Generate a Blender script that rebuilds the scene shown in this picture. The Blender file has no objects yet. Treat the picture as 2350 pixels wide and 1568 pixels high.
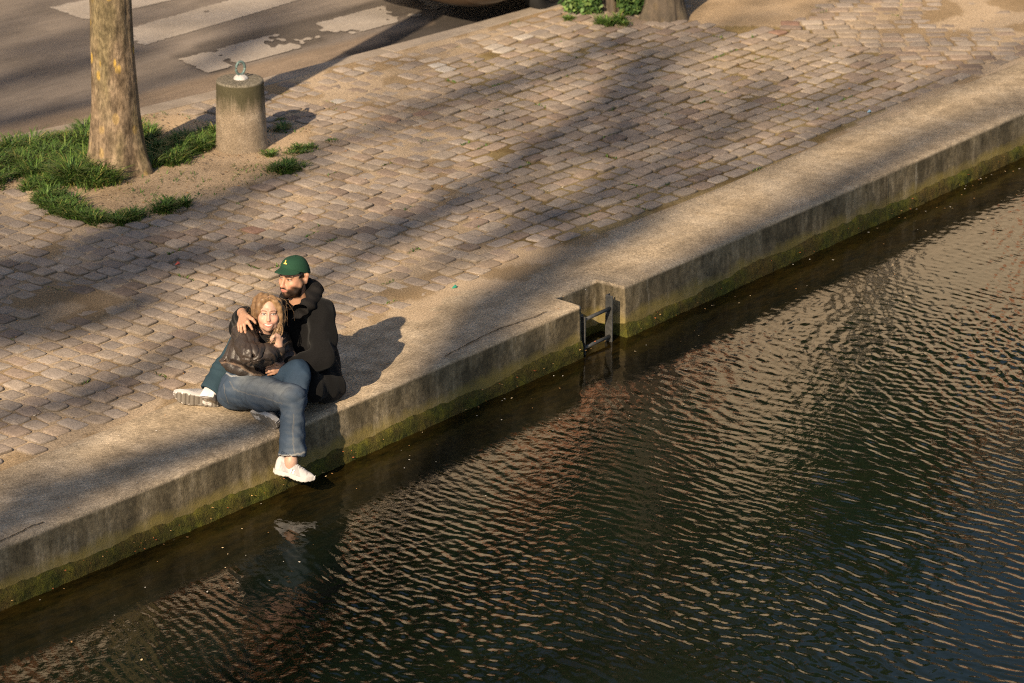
import bpy, bmesh, math, random
import numpy as np
from mathutils import Vector, Matrix, noise as mnoise
random.seed(7); RNG = np.random.default_rng(11)
scene = bpy.context.scene
COL = scene.collection

# ------------------------------------------------------------------ camera geometry
FPX, CX, CY = 7500.0, 1175.0, 784.0            # focal length and centre on a 2350 px wide frame
PITCH = math.radians(20.4); HCAM = 7.5
TH = math.radians(49.7)                         # quay direction against the camera's right
cp, sp = math.cos(PITCH), math.sin(PITCH)
R0, F0 = -1.278, 18.73                          # right / forward of the world origin (a point on the quay's edge)
ex = (math.cos(TH), math.sin(TH)); ey = (-math.sin(TH), math.cos(TH))

def toworld(r, F, z):                           # (right, forward, up) of the camera's ground frame -> world
    a, b = r - R0, F - F0
    return (a*ex[0] + b*ex[1], a*ey[0] + b*ey[1], z)
def towa(P):
    a, b = P[:, 0] - R0, P[:, 1] - F0
    return np.stack([a*ex[0] + b*ex[1], a*ey[0] + b*ey[1], P[:, 2]], 1)
def tolocal(x, y):
    return (R0 + x*ex[0] + y*ey[0], F0 + x*ex[1] + y*ey[1])
def W(u, v, F):                                 # point seen at (u, v) lying F metres ahead, in (r, F, z)
    a, b = (u - CX)/FPX, (v - CY)/FPX
    t = F/(cp - b*sp)
    return np.array([a*t, F, HCAM - t*(sp + b*cp)])
def P(u, v, z=0.0):                             # ground point seen at (u, v), world
    a, b = (u - CX)/FPX, (v - CY)/FPX
    t = (HCAM - z)/(sp + b*cp)
    return toworld(a*t, t*(cp - b*sp), z)
def proj(x, y, z):                              # world arrays -> picture
    r = R0 + x*ex[0] + y*ey[0]; F = F0 + x*ex[1] + y*ey[1]; h = z - HCAM
    dep = F*cp - h*sp; up = F*sp + h*cp
    return CX + FPX*r/dep, CY - FPX*up/dep
def inpoly(u, v, poly):
    u = np.asarray(u); v = np.asarray(v); c = np.zeros(u.shape, bool); n = len(poly)
    for i in range(n):
        x1, y1 = poly[i]; x2, y2 = poly[(i+1) % n]
        if y1 == y2: continue
        m = ((y1 > v) != (y2 > v)) & (u < (x2-x1)*(v-y1)/(y2-y1) + x1)
        c ^= m
    return c

# sun: behind the camera and to its left
SUN_AZ, SUN_EL = math.radians(24), math.radians(31.5)
sr, sf = -math.sin(SUN_AZ), -math.cos(SUN_AZ)
SX, SY = sr*ex[0] + sf*ex[1], sr*ey[0] + sf*ey[1]
SUNV = np.array([SX*math.cos(SUN_EL), SY*math.cos(SUN_EL), math.sin(SUN_EL)])

# ------------------------------------------------------------------ helpers
def tag(o, label=None, cat=None, group=None, kind=None):
    if label: o['label'] = label
    if cat: o['category'] = cat
    if group: o['group'] = group
    if kind: o['kind'] = kind
    return o
def thing(name, loc, label, cat, group=None):
    o = bpy.data.objects.new(name, None); COL.objects.link(o); o.location = loc
    o.empty_display_size = 0.1
    return tag(o, label, cat, group)
def mesh_obj(name, V, F, mat, parent=None, col=None, smooth=True, root=None):
    """V world coordinates; F faces as an (n,k) array or list of tuples; one mesh object."""
    V = np.asarray(V, dtype=np.float64).reshape(-1, 3)
    base = root if root is not None else parent
    off = Vector((0, 0, 0))
    if base is not None:
        off = base.location if base.parent is None else base.parent.location
        if base.parent is not None and base.parent.parent is not None: off = base.parent.parent.location
    V = V - np.array(off)[None, :]
    me = bpy.data.meshes.new(name)
    if isinstance(F, np.ndarray):
        n, k = F.shape
        me.vertices.add(len(V)); me.vertices.foreach_set('co', V.astype(np.float32).ravel())
        me.loops.add(n*k); me.loops.foreach_set('vertex_index', F.astype(np.int32).ravel())
        me.polygons.add(n); me.polygons.foreach_set('loop_start', np.arange(0, n*k, k, dtype=np.int32))
        me.update(calc_edges=True)
    else:
        me.from_pydata([tuple(v) for v in V], [], F); me.update()
    me.validate()
    if smooth: me.polygons.foreach_set('use_smooth', np.ones(len(me.polygons), bool))
    if col is not None:
        col = np.asarray(col, np.float32)
        if col.shape[1] == 3: col = np.concatenate([col, np.ones((len(col), 1), np.float32)], 1)
        a = me.attributes.new('col', 'FLOAT_COLOR', 'POINT'); a.data.foreach_set('color', col.ravel())
    if mat: me.materials.append(mat)
    o = bpy.data.objects.new(name, me); COL.objects.link(o)
    if parent is not None: o.parent = parent
    return o
class MB:
    def __init__(s): s.V = []; s.F = []; s.C = []
    def add(s, V, F, c=None):
        n = len(s.V); s.V += [tuple(v) for v in V]; s.F += [tuple(i+n for i in f) for f in F]
        if c is not None: s.C += [tuple(c)]*len(V)
    def box(s, c, size, rot=None, col=None):
        hx, hy, hz = [q/2 for q in size]
        V = [Vector((x*hx, y*hy, z*hz)) for x in (-1, 1) for y in (-1, 1) for z in (-1, 1)]
        if rot is not None: V = [rot @ v for v in V]
        V = [v + Vector(c) for v in V]
        s.add(V, [(0, 1, 3, 2), (4, 6, 7, 5), (0, 4, 5, 1), (2, 3, 7, 6), (0, 2, 6, 4), (1, 5, 7, 3)], col)
    def tube(s, pts, rad, n=8, col=None, cap=True):
        pts = [Vector(p) for p in pts]; m = len(pts); V = []; F = []
        up = Vector((0, 0, 1))
        for i, p in enumerate(pts):
            d = (pts[min(i+1, m-1)] - pts[max(i-1, 0)]).normalized()
            a = d.cross(up)
            if a.length < 1e-3: a = d.cross(Vector((1, 0, 0)))
            a.normalize(); b = d.cross(a)
            r = float(rad[i] if hasattr(rad, '__len__') else rad)
            for k in range(n):
                t = 2*math.pi*k/n; V.append(p + r*(math.cos(t)*a + math.sin(t)*b))
        for i in range(m-1):
            for k in range(n):
                F.append((i*n+k, i*n+(k+1) % n, (i+1)*n+(k+1) % n, (i+1)*n+k))
        if cap: F.append(tuple(range(n))[::-1]); F.append(tuple(range((m-1)*n, m*n)))
        s.add(V, F, col)
    def build(s, name, mat, parent=None, smooth=True, root=None):
        return mesh_obj(name, s.V, s.F, mat, parent, np.array(s.C) if s.C else None, smooth, root)
def bevel(o, w=0.004, seg=2):
    m = o.modifiers.new('bevel', 'BEVEL'); m.width = w; m.segments = seg; m.limit_method = 'ANGLE'; return o

def noisef(Pn, f, seed, n=7):                   # smooth pseudo noise about -1..1, sum of plane waves
    g = np.random.default_rng(seed); out = np.zeros(Pn.shape[:-1], np.float32)
    for i in range(n):
        d = g.normal(size=3); d /= np.linalg.norm(d); k = f*(0.6 + 0.9*g.random())
        out += np.sin((Pn @ (d*k)).astype(np.float32) + g.random()*6.28)
    return out/math.sqrt(n)*1.2
def sstep(a, b, x):
    t = np.clip((x-a)/(b-a), 0, 1); return t*t*(3-2*t)
def segdist(Pn, A, B):
    A = np.asarray(A); B = np.asarray(B); ab = B-A
    t = np.clip(((Pn-A) @ ab)/max(1e-9, ab @ ab), 0, 1)
    return np.linalg.norm(Pn - A - t[..., None]*ab, axis=-1), t
def polydist(Pn, pts):
    d = None
    for a, b in zip(pts[:-1], pts[1:]):
        e = segdist(Pn, a, b)[0]; d = e if d is None else np.minimum(d, e)
    return d

# ------------------------------------------------------------------ materials
class NT:
    def __init__(s, name):
        s.m = bpy.data.materials.new(name); s.m.use_nodes = True; s.t = s.m.node_tree
        s.b = s.t.nodes['Principled BSDF']
    def n(s, typ, **kw):
        x = s.t.nodes.new(typ)
        for k, v in kw.items():
            if k in x.inputs: x.inputs[k].default_value = v
            else: setattr(x, k, v)
        return x
    def l(s, a, b): s.t.links.new(a, b)
    def coord(s, scale=None, which='Object'):
        c = s.n('ShaderNodeTexCoord').outputs[which]
        if scale is None: return c
        mp = s.n('ShaderNodeMapping'); mp.inputs['Scale'].default_value = scale; s.l(c, mp.inputs[0]); return mp.outputs[0]
    def noise(s, scale, detail=4, rough=0.55, vec=None, dist=0.0):
        x = s.n('ShaderNodeTexNoise'); x.inputs['Scale'].default_value = scale; x.inputs['Detail'].default_value = detail
        x.inputs['Roughness'].default_value = rough; x.inputs['Distortion'].default_value = dist
        s.l(vec if vec is not None else s.coord(), x.inputs['Vector']); return x.outputs['Fac']
    def ramp(s, fac, stops, interp='LINEAR'):
        x = s.n('ShaderNodeValToRGB'); e = x.color_ramp.elements; x.color_ramp.interpolation = interp
        while len(e) < len(stops): e.new(0.5)
        for q, (p, c) in zip(e, stops):
            q.position = p; q.color = (c, c, c, 1) if not hasattr(c, '__len__') else (*c[:3], 1)
        s.l(fac, x.inputs[0]); return x.outputs[0]
    def mix(s, fac, a, b, mode='MIX'):
        x = s.n('ShaderNodeMix', data_type='RGBA', blend_type=mode)
        for q, v in ((0, fac), (6, a), (7, b)):
            if hasattr(v, 'is_linked') or hasattr(v, 'links'): s.l(v, x.inputs[q])
            elif hasattr(v, '__len__'): x.inputs[q].default_value = (*v[:3], 1)
            else: x.inputs[q].default_value = v
        return x.outputs[2]
    def math(s, op, a, b=0.0, c=None):
        x = s.n('ShaderNodeMath', operation=op)
        for q, v in enumerate((a, b) if c is None else (a, b, c)):
            if hasattr(v, 'links'): s.l(v, x.inputs[q])
            else: x.inputs[q].default_value = v
        return x.outputs[0]
    def bump(s, h, strength=0.5, dist=0.01, nrm=None):
        x = s.n('ShaderNodeBump'); x.inputs['Strength'].default_value = strength; x.inputs['Distance'].default_value = dist
        s.l(h, x.inputs['Height'])
        if nrm is not None: s.l(nrm, x.inputs['Normal'])
        return x.outputs[0]
    def out(s, color=None, rough=0.8, normal=None, spec=None, **kw):
        if color is not None:
            if hasattr(color, 'links'): s.l(color, s.b.inputs['Base Color'])
            else: s.b.inputs['Base Color'].default_value = (*color[:3], 1)
        if hasattr(rough, 'links'): s.l(rough, s.b.inputs['Roughness'])
        else: s.b.inputs['Roughness'].default_value = rough
        if normal is not None: s.l(normal, s.b.inputs['Normal'])
        if spec is not None: s.b.inputs['Specular IOR Level'].default_value = spec
        for k, v in kw.items(): s.b.inputs[k].default_value = v
        return s.m
    def attr(s, name='col'):
        x = s.n('ShaderNodeAttribute'); x.attribute_name = name; return x.outputs['Color']

def simple(name, col, rough=0.7, scale=60, var=0.25, bump=0.3, dist=0.004, spec=0.4, attr=False, **kw):
    t = NT(name); nz = t.noise(scale, 4)
    base = t.attr() if attr else None
    k = t.ramp(nz, [(0.25, 1-var), (0.75, 1+var)])
    if base is None: c = t.mix(1.0, k, col, 'MULTIPLY')
    else: c = t.mix(1.0, base, k, 'MULTIPLY')
    return t.out(c, rough, t.bump(nz, bump, dist), spec, **kw)

def mat_stone():
    t = NT('paving_stone'); c = t.attr()
    g = t.noise(95, 4, 0.75); g2 = t.noise(22, 5, 0.6)
    k = t.mix(1.0, t.ramp(g, [(0.32, 0.6), (0.68, 1.36)]), t.ramp(g2, [(0.3, 0.85), (0.72, 1.14)]), 'MULTIPLY')
    c = t.mix(1.0, c, k, 'MULTIPLY')
    n = t.bump(g, 0.35, 0.003); n = t.bump(g2, 0.35, 0.006, n)
    return t.out(c, 0.88, n, 0.15)
def mat_sand():
    t = NT('sandy_joint_fill'); a = t.noise(1.3, 5, 0.6); b = t.noise(90, 3, 0.7); g = t.noise(320, 2, 0.6)
    c = t.ramp(a, [(0.3, (0.29, 0.215, 0.135)), (0.52, (0.40, 0.305, 0.205)), (0.75, (0.47, 0.365, 0.255))])
    c = t.mix(1.0, c, t.ramp(b, [(0.32, 0.5), (0.68, 1.38)]), 'MULTIPLY')
    c = t.mix(t.ramp(g, [(0.68, 0), (0.74, 1)]), c, (0.10, 0.075, 0.05))
    dk = t.attr()
    c = t.mix(1.0, c, dk, 'MULTIPLY')
    return t.out(c, 0.9, t.bump(b, 0.6, 0.008), 0.2)
def mat_coping():
    t = NT('coping_concrete'); o = t.coord(which='Object')
    sp_ = t.noise(230, 2, 0.6); sp2 = t.noise(85, 4, 0.72); m = t.noise(2.2, 6, 0.62); m2 = t.noise(9, 5, 0.6)
    c = t.ramp(m, [(0.3, (0.27, 0.208, 0.135)), (0.5, (0.375, 0.295, 0.20)), (0.72, (0.47, 0.385, 0.28))])
    c = t.mix(1.0, c, t.ramp(m2, [(0.3, 0.72), (0.7, 1.18)]), 'MULTIPLY')
    c = t.mix(1.0, c, t.ramp(t.noise(42, 3, 0.7), [(0.34, 0.72), (0.66, 1.24)]), 'MULTIPLY')
    c = t.mix(1.0, c, t.ramp(sp_, [(0.3, 0.55), (0.5, 1.0), (0.7, 1.4)]), 'MULTIPLY')
    c = t.mix(1.0, c, t.ramp(sp2, [(0.34, 0.68), (0.66, 1.27)]), 'MULTIPLY')
    # wall face: streaks, dirt and the yellow green algae line over the moss
    sx = t.n('ShaderNodeSeparateXYZ'); t.l(o, sx.inputs[0]); z = sx.outputs['Z']
    st = t.noise(1.0, 6, 0.6, t.coord((15, 15, 3.0))); st2 = t.noise(1.0, 4, 0.6, t.coord((3.2, 3.2, 1.4)))
    wc = t.ramp(st, [(0.3, (0.125, 0.096, 0.052)), (0.5, (0.215, 0.170, 0.102)), (0.72, (0.33, 0.27, 0.18))])
    wc = t.mix(t.ramp(st2, [(0.42, 0.0), (0.60, 0.9)]), wc, (0.075, 0.060, 0.034))
    wc = t.mix(t.ramp(t.noise(1.0, 4, 0.6, t.coord((9, 9, 1.1))), [(0.66, 0), (0.74, 0.55)]), wc, (0.40, 0.35, 0.26))
    wc = t.mix(1.0, wc, t.ramp(t.noise(28, 4, 0.7), [(0.32, 0.62), (0.68, 1.3)]), 'MULTIPLY')
    wc = t.mix(1.0, wc, t.ramp(sp2, [(0.3, 0.75), (0.7, 1.2)]), 'MULTIPLY')
    al = t.math('ADD', z, t.math('MULTIPLY', t.math('SUBTRACT', t.noise(5, 4), 0.5), 0.16))
    alf = t.math('MULTIPLY', t.ramp(t.math('MULTIPLY_ADD', al, -4.0, -0.2), [(0.50, 0.0), (0.74, 0.65)]), t.ramp(t.noise(3, 3), [(0.3, 0.5), (0.6, 1)]))
    wc = t.mix(alf, wc, (0.25, 0.19, 0.045))
    wallf = t.ramp(t.math('MULTIPLY', z, -1.0), [(0.012, 0), (0.026, 1)])
    c = t.mix(wallf, c, wc)
    n = t.bump(sp2, 0.55, 0.006); n = t.bump(m2, 0.3, 0.012, n)
    return t.out(c, 0.85, n, 0.25)
def mat_moss():
    t = NT('moss'); a = t.noise(16, 5, 0.65); b = t.noise(120, 3, 0.7); g = t.noise(3.0, 4, 0.6)
    c = t.ramp(a, [(0.25, (0.018, 0.020, 0.003)), (0.5, (0.052, 0.056, 0.006)), (0.72, (0.115, 0.108, 0.010))])
    c = t.mix(t.ramp(g, [(0.4, 0), (0.65, 0.8)]), c, (0.075, 0.048, 0.012))
    c = t.mix(1.0, c, t.ramp(b, [(0.3, 0.5), (0.7, 1.5)]), 'MULTIPLY')
    n = t.bump(b, 0.9, 0.01); n = t.bump(a, 0.7, 0.02, n)
    return t.out(c, 0.85, n, 0.25)
def mat_asphalt():
    t = NT('road_asphalt'); a = t.noise(0.9, 5, 0.6); b = t.noise(60, 3, 0.7); g = t.noise(90, 4, 0.75)
    st = t.noise(1.0, 5, 0.65, t.coord((1.6, 6, 1)))
    c = t.ramp(a, [(0.3, (0.125, 0.105, 0.090)), (0.7, (0.185, 0.155, 0.13))])
    c = t.mix(1.0, c, t.ramp(st, [(0.3, 0.75), (0.7, 1.2)]), 'MULTIPLY')
    c = t.mix(1.0, c, t.ramp(g, [(0.3, 0.65), (0.7, 1.35)]), 'MULTIPLY')
    c = t.mix(1.0, c, t.attr(), 'MULTIPLY')
    return t.out(c, 0.75, t.bump(b, 0.4, 0.005), 0.35)
def mat_paint():
    t = NT('worn_road_paint'); a = t.noise(55, 3, 0.7); b = t.noise(2.5, 5, 0.6)
    c = t.ramp(b, [(0.3, (0.26, 0.225, 0.19)), (0.7, (0.375, 0.33, 0.285))])
    c = t.mix(1.0, c, t.ramp(a, [(0.3, 0.72), (0.65, 1.12)]), 'MULTIPLY')
    return t.out(c, 0.7, t.bump(a, 0.3, 0.003), 0.3)
def mat_kerb():
    t = NT('kerb_granite'); a = t.noise(120, 3, 0.7); b = t.noise(4, 5)
    c = t.ramp(b, [(0.3, (0.22, 0.18, 0.14)), (0.7, (0.34, 0.285, 0.23))])
    c = t.mix(1.0, c, t.ramp(a, [(0.3, 0.75), (0.7, 1.2)]), 'MULTIPLY')
    return t.out(c, 0.8, t.bump(a, 0.4, 0.004), 0.3)
def mat_bark(grey=False):
    t = NT('shaded_bark' if grey else 'plane_tree_bark'); o = t.coord()
    fl = t.noise(1.0, 5, 0.6, t.coord((9, 9, 5.5)), 0.5); fi = t.noise(1.0, 4, 0.65, t.coord((48, 48, 20)))
    v = t.n('ShaderNodeTexVoronoi'); v.inputs['Scale'].default_value = 1.0
    t.l(t.coord((11, 11, 6.5)), v.inputs['Vector'])
    c = t.ramp(fl, [(0.28, (0.12, 0.085, 0.05)), (0.45, (0.205, 0.148, 0.095)), (0.6, (0.265, 0.195, 0.128)), (0.75, (0.215, 0.172, 0.105))])
    c = t.mix(t.ramp(t.noise(1.0, 4, 0.5, t.coord((4.5, 4.5, 1.6))), [(0.44, 0), (0.6, 0.7)]), c, (0.185, 0.150, 0.075))
    sx = t.n('ShaderNodeSeparateXYZ'); t.l(o, sx.inputs[0])
    hi = t.ramp(sx.outputs['Z'], [(0.5, 0.3), (0.95, 1.0)])
    pk = t.math('MULTIPLY', t.ramp(v.outputs['Color'], [(0.50, 0), (0.54, 1)], 'LINEAR'), t.ramp(v.outputs['Distance'], [(0.24, 1), (0.36, 0)]))
    c = t.mix(t.math('MULTIPLY', pk, hi), c, (0.52, 0.34, 0.075))
    c = t.mix(1.0, c, t.ramp(fi, [(0.3, 0.42), (0.62, 1.05)]), 'MULTIPLY')
    bl = t.noise(1.0, 5, 0.65, t.coord((15, 15, 8))); c = t.mix(1.0, c, t.ramp(bl, [(0.34, 0.50), (0.5, 0.92), (0.66, 1.3)]), 'MULTIPLY')
    if grey: c = t.mix(1.0, t.mix(0.6, c, (0.17, 0.15, 0.125)), (0.62, 0.60, 0.58), 'MULTIPLY')  # greyer, darker copy of the bark: shade put into its colour
    kn = t.noise(1.0, 2, 0.5, t.coord((7, 7, 5)))
    c = t.mix(t.ramp(kn, [(0.73, 0), (0.77, 0.85)]), c, (0.045, 0.028, 0.018))
    n = t.bump(fi, 0.6, 0.012); n = t.bump(fl, 0.5, 0.02, n)
    return t.out(c, 0.85, n, 0.2)
def mat_bollard():
    t = NT('bollard_stone'); o = t.coord(); sx = t.n('ShaderNodeSeparateXYZ'); t.l(o, sx.inputs[0]); z = sx.outputs['Z']
    a = t.noise(7, 5, 0.65); b = t.noise(110, 3, 0.7); st = t.noise(1.0, 4, 0.6, t.coord((14, 14, 3.5)))
    c = t.ramp(a, [(0.3, (0.20, 0.155, 0.105)), (0.55, (0.27, 0.212, 0.15)), (0.74, (0.38, 0.31, 0.23))])
    c = t.mix(1.0, c, t.ramp(b, [(0.3, 0.5), (0.5, 0.95), (0.7, 1.45)]), 'MULTIPLY')
    c = t.mix(t.ramp(t.noise(1.0, 4, 0.7, t.coord((26, 26, 34))), [(0.63, 0), (0.70, 0.7)]), c, (0.46, 0.40, 0.33))
    h = t.math('ADD', z, t.math('MULTIPLY', t.math('SUBTRACT', st, 0.5), 0.34))
    c = t.mix(t.ramp(h, [(0.30, 0), (0.44, 0.92)]), c, (0.050, 0.046, 0.022))
    c = t.mix(t.math('MULTIPLY', t.ramp(z, [(0.525, 0), (0.532, 0.85)]), 1.0), c, t.mix(t.ramp(t.noise(60, 3, 0.7), [(0.35, 0), (0.65, 1)]), (0.075, 0.068, 0.05), (0.26, 0.23, 0.18)))
    return t.out(c, 0.85, t.bump(b, 0.5, 0.006), 0.25)
def mat_water():
    t = NT('canal_water'); o = t.coord()
    sx = t.n('ShaderNodeSeparateXYZ'); t.l(o, sx.inputs[0])
    near = t.ramp(t.math('MULTIPLY', sx.outputs['Y'], -1.0), [(0.05, 1), (0.95, 0)])
    a = t.noise(1.0, 5, 0.65, t.coord((7, 22, 1))); b = t.noise(2.5, 3)
    alg = t.ramp(a, [(0.35, (0.0035, 0.0026, 0.0006)), (0.7, (0.020, 0.0125, 0.0022))])
    c = t.mix(near, t.mix(b, (0.0030, 0.0080, 0.0062), (0.0060, 0.0075, 0.0030)), alg)
    n = t.bump(t.noise(1.0, 3, 0.6, t.coord((22, 22, 1))), 0.05, 0.02)
    return t.out(c, 0.015, n, 0.5, IOR=1.36)
def mat_leather():
    t = NT('brown_leather'); a = t.noise(9, 5, 0.6); b = t.noise(90, 3, 0.6); w = t.noise(1.0, 4, 0.55, t.coord((18, 30, 26)), 0.6)
    c = t.mix(1.0, t.attr(), t.ramp(a, [(0.3, 0.7), (0.7, 1.35)]), 'MULTIPLY')
    n = t.bump(b, 0.15, 0.003); n = t.bump(w, 0.55, 0.012, n)
    return t.out(c, t.ramp(a, [(0.3, 0.40), (0.7, 0.56)]), n, 0.5)
def mat_denim(name='denim'):
    t = NT(name); a = t.noise(420, 2, 0.6); w = t.noise(1.0, 4, 0.55, t.coord((16, 16, 22)), 0.8); b = t.noise(6, 4)
    c = t.mix(1.0, t.attr(), t.ramp(a, [(0.3, 0.8), (0.7, 1.22)]), 'MULTIPLY')
    c = t.mix(1.0, c, t.ramp(b, [(0.3, 0.85), (0.7, 1.15)]), 'MULTIPLY')
    return t.out(c, 0.85, t.bump(w, 0.35, 0.012), 0.15)
def mat_wool():
    t = NT('black_wool'); a = t.noise(300, 2, 0.7); w = t.noise(8, 4, 0.5)
    c = t.mix(1.0, (0.0062, 0.0060, 0.0062), t.ramp(a, [(0.3, 0.6), (0.7, 1.6)]), 'MULTIPLY')
    return t.out(c, 0.9, t.bump(w, 0.35, 0.02, t.bump(a, 0.4, 0.003)), 0.06, **{'Sheen Weight': 0.05})
def mat_skin():
    t = NT('skin'); a = t.noise(60, 3)
    c = t.mix(1.0, t.attr(), t.ramp(a, [(0.3, 0.94), (0.7, 1.06)]), 'MULTIPLY')
    return t.out(c, 0.5, None, 0.35, **{'Subsurface Weight': 0.06, 'Subsurface Radius': (0.01, 0.004, 0.002), 'Subsurface Scale': 0.4})
M = dict(stone=mat_stone(), sand=mat_sand(), coping=mat_coping(), moss=mat_moss(), asphalt=mat_asphalt(), paint=mat_paint(),
         kerb=mat_kerb(), bark=mat_bark(), shadedbark=mat_bark(True), bollard=mat_bollard(), water=mat_water(), leather=mat_leather(), denim=mat_denim(),
         wool=mat_wool(), skin=mat_skin(),
         hood=simple('black_jersey', (0.012, 0.011, 0.011), 0.95, 140, 0.3, 0.4, 0.004, 0.1),
         cap=simple('green_cotton', (0.015, 0.048, 0.028), 0.9, 300, 0.25, 0.3, 0.002, 0.15),
         gold=simple('gold_thread', (0.72, 0.46, 0.10), 0.6, 300, 0.2, 0.3, 0.001, 0.3),
         hair=simple('auburn_hair', None, 0.45, 60, 0.25, 0.2, 0.003, 0.4, attr=True),
         shoe=simple('shoe_mesh_fabric', None, 0.65, 260, 0.10, 0.3, 0.002, 0.3, attr=True),
         grass=simple('grass_blade', None, 0.6, 30, 0.2, 0.0, 0.001, 0.3, attr=True),
         leaf=simple('fallen_leaf', None, 0.8, 30, 0.2, 0.0, 0.001, 0.2, attr=True),
         steel=simple('galvanised_steel', (0.075, 0.075, 0.072), 0.55, 40, 0.35, 0.3, 0.003, 0.5, Metallic=0.55),
         steelold=simple('weathered_ring_steel', (0.13, 0.19, 0.18), 0.6, 90, 0.4, 0.4, 0.003, 0.4, Metallic=0.3),
         white=simple('white_grout', (0.46, 0.44, 0.42), 0.8, 50, 0.15, 0.4, 0.004, 0.3),
         darkcrack=simple('dirt_in_crack', (0.06, 0.042, 0.02), 0.95, 60, 0.4, 0.5, 0.004, 0.1),
         render=simple('lime_render', (0.66, 0.56, 0.44), 0.9, 1.2, 0.12, 0.1, 0.01, 0.2),
         brick=simple('red_brick', (0.20, 0.072, 0.034), 0.9, 3, 0.35, 0.1, 0.01, 0.2),
         zinc=simple('dark_zinc', (0.045, 0.042, 0.04), 0.6, 2, 0.2, 0.1, 0.01, 0.4),
         salmon=simple('salmon_render', (0.52, 0.24, 0.14), 0.9, 3, 0.2, 0.1, 0.01, 0.2),
         glass=simple('dark_window_glass', (0.02, 0.022, 0.024), 0.1, 2, 0.2, 0.0, 0.001, 0.5),
         shutter=simple('window_frame_paint', (0.45, 0.40, 0.33), 0.7, 20, 0.1, 0.1, 0.002, 0.3),
         carpaint=simple('dark_brown_car_paint', (0.035, 0.022, 0.013), 0.3, 5, 0.1, 0.0, 0.001, 0.5, **{'Coat Weight': 0.4}),
         rubber=simple('black_rubber', (0.015, 0.015, 0.015), 0.8, 40, 0.2, 0.2, 0.003, 0.3),
         alloy=simple('wheel_alloy', (0.35, 0.35, 0.35), 0.4, 20, 0.1, 0.0, 0.001, 0.5, Metallic=0.8),
         lamp=simple('clear_lens', (0.55, 0.55, 0.55), 0.15, 30, 0.1, 0.0, 0.001, 0.5),
         twig=simple('twig_bark', (0.10, 0.08, 0.055), 0.9, 30, 0.3, 0.4, 0.01, 0.2),
         bed=simple('canal_mud', (0.03, 0.025, 0.012), 0.9, 10, 0.3, 0.2, 0.01, 0.2))

# ------------------------------------------------------------------ quay wall with ladder recess
def polyline_fn(pts):
    xs = np.array([p[0] for p in pts]); ys = np.array([p[1] for p in pts])
    def f(x):
        y = np.interp(x, xs, ys)
        x = np.asarray(x)
        s0 = (ys[1]-ys[0])/(xs[1]-xs[0]); s1 = (ys[-1]-ys[-2])/(xs[-1]-xs[-2])
        y = np.where(x < xs[0], ys[0] + s0*(x-xs[0]), y); y = np.where(x > xs[-1], ys[-1] + s1*(x-xs[-1]), y)
        return y
    return f
FRONT = [P(0, 1256)[:2], P(615, 1007)[:2], P(980, 853)[:2], P(1333, 702)[:2], P(1432, 658)[:2], P(2020, 404)[:2], P(2350, 258)[:2]]
BACK = [P(0, 1081)[:2], P(255, 981)[:2], P(915, 719)[:2], P(1625, 441)[:2], P(2069, 251)[:2], P(2350, 139)[:2]]
front_y, back_y = polyline_fn(FRONT), polyline_fn(BACK)
KERB = [P(-300, 392)[:2], P(0, 326)[:2], P(323, 258)[:2], P(503, 213)[:2], P(713, 159)[:2], P(1000, 86)[:2], P(1300, 2)[:2]]
kerb_y = polyline_fn(KERB)
WATER_Z = -0.37
RX0, RX1 = P(1333, 702)[0], P(1432, 658)[0]      # the recess
RDEP = 0.23
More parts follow.
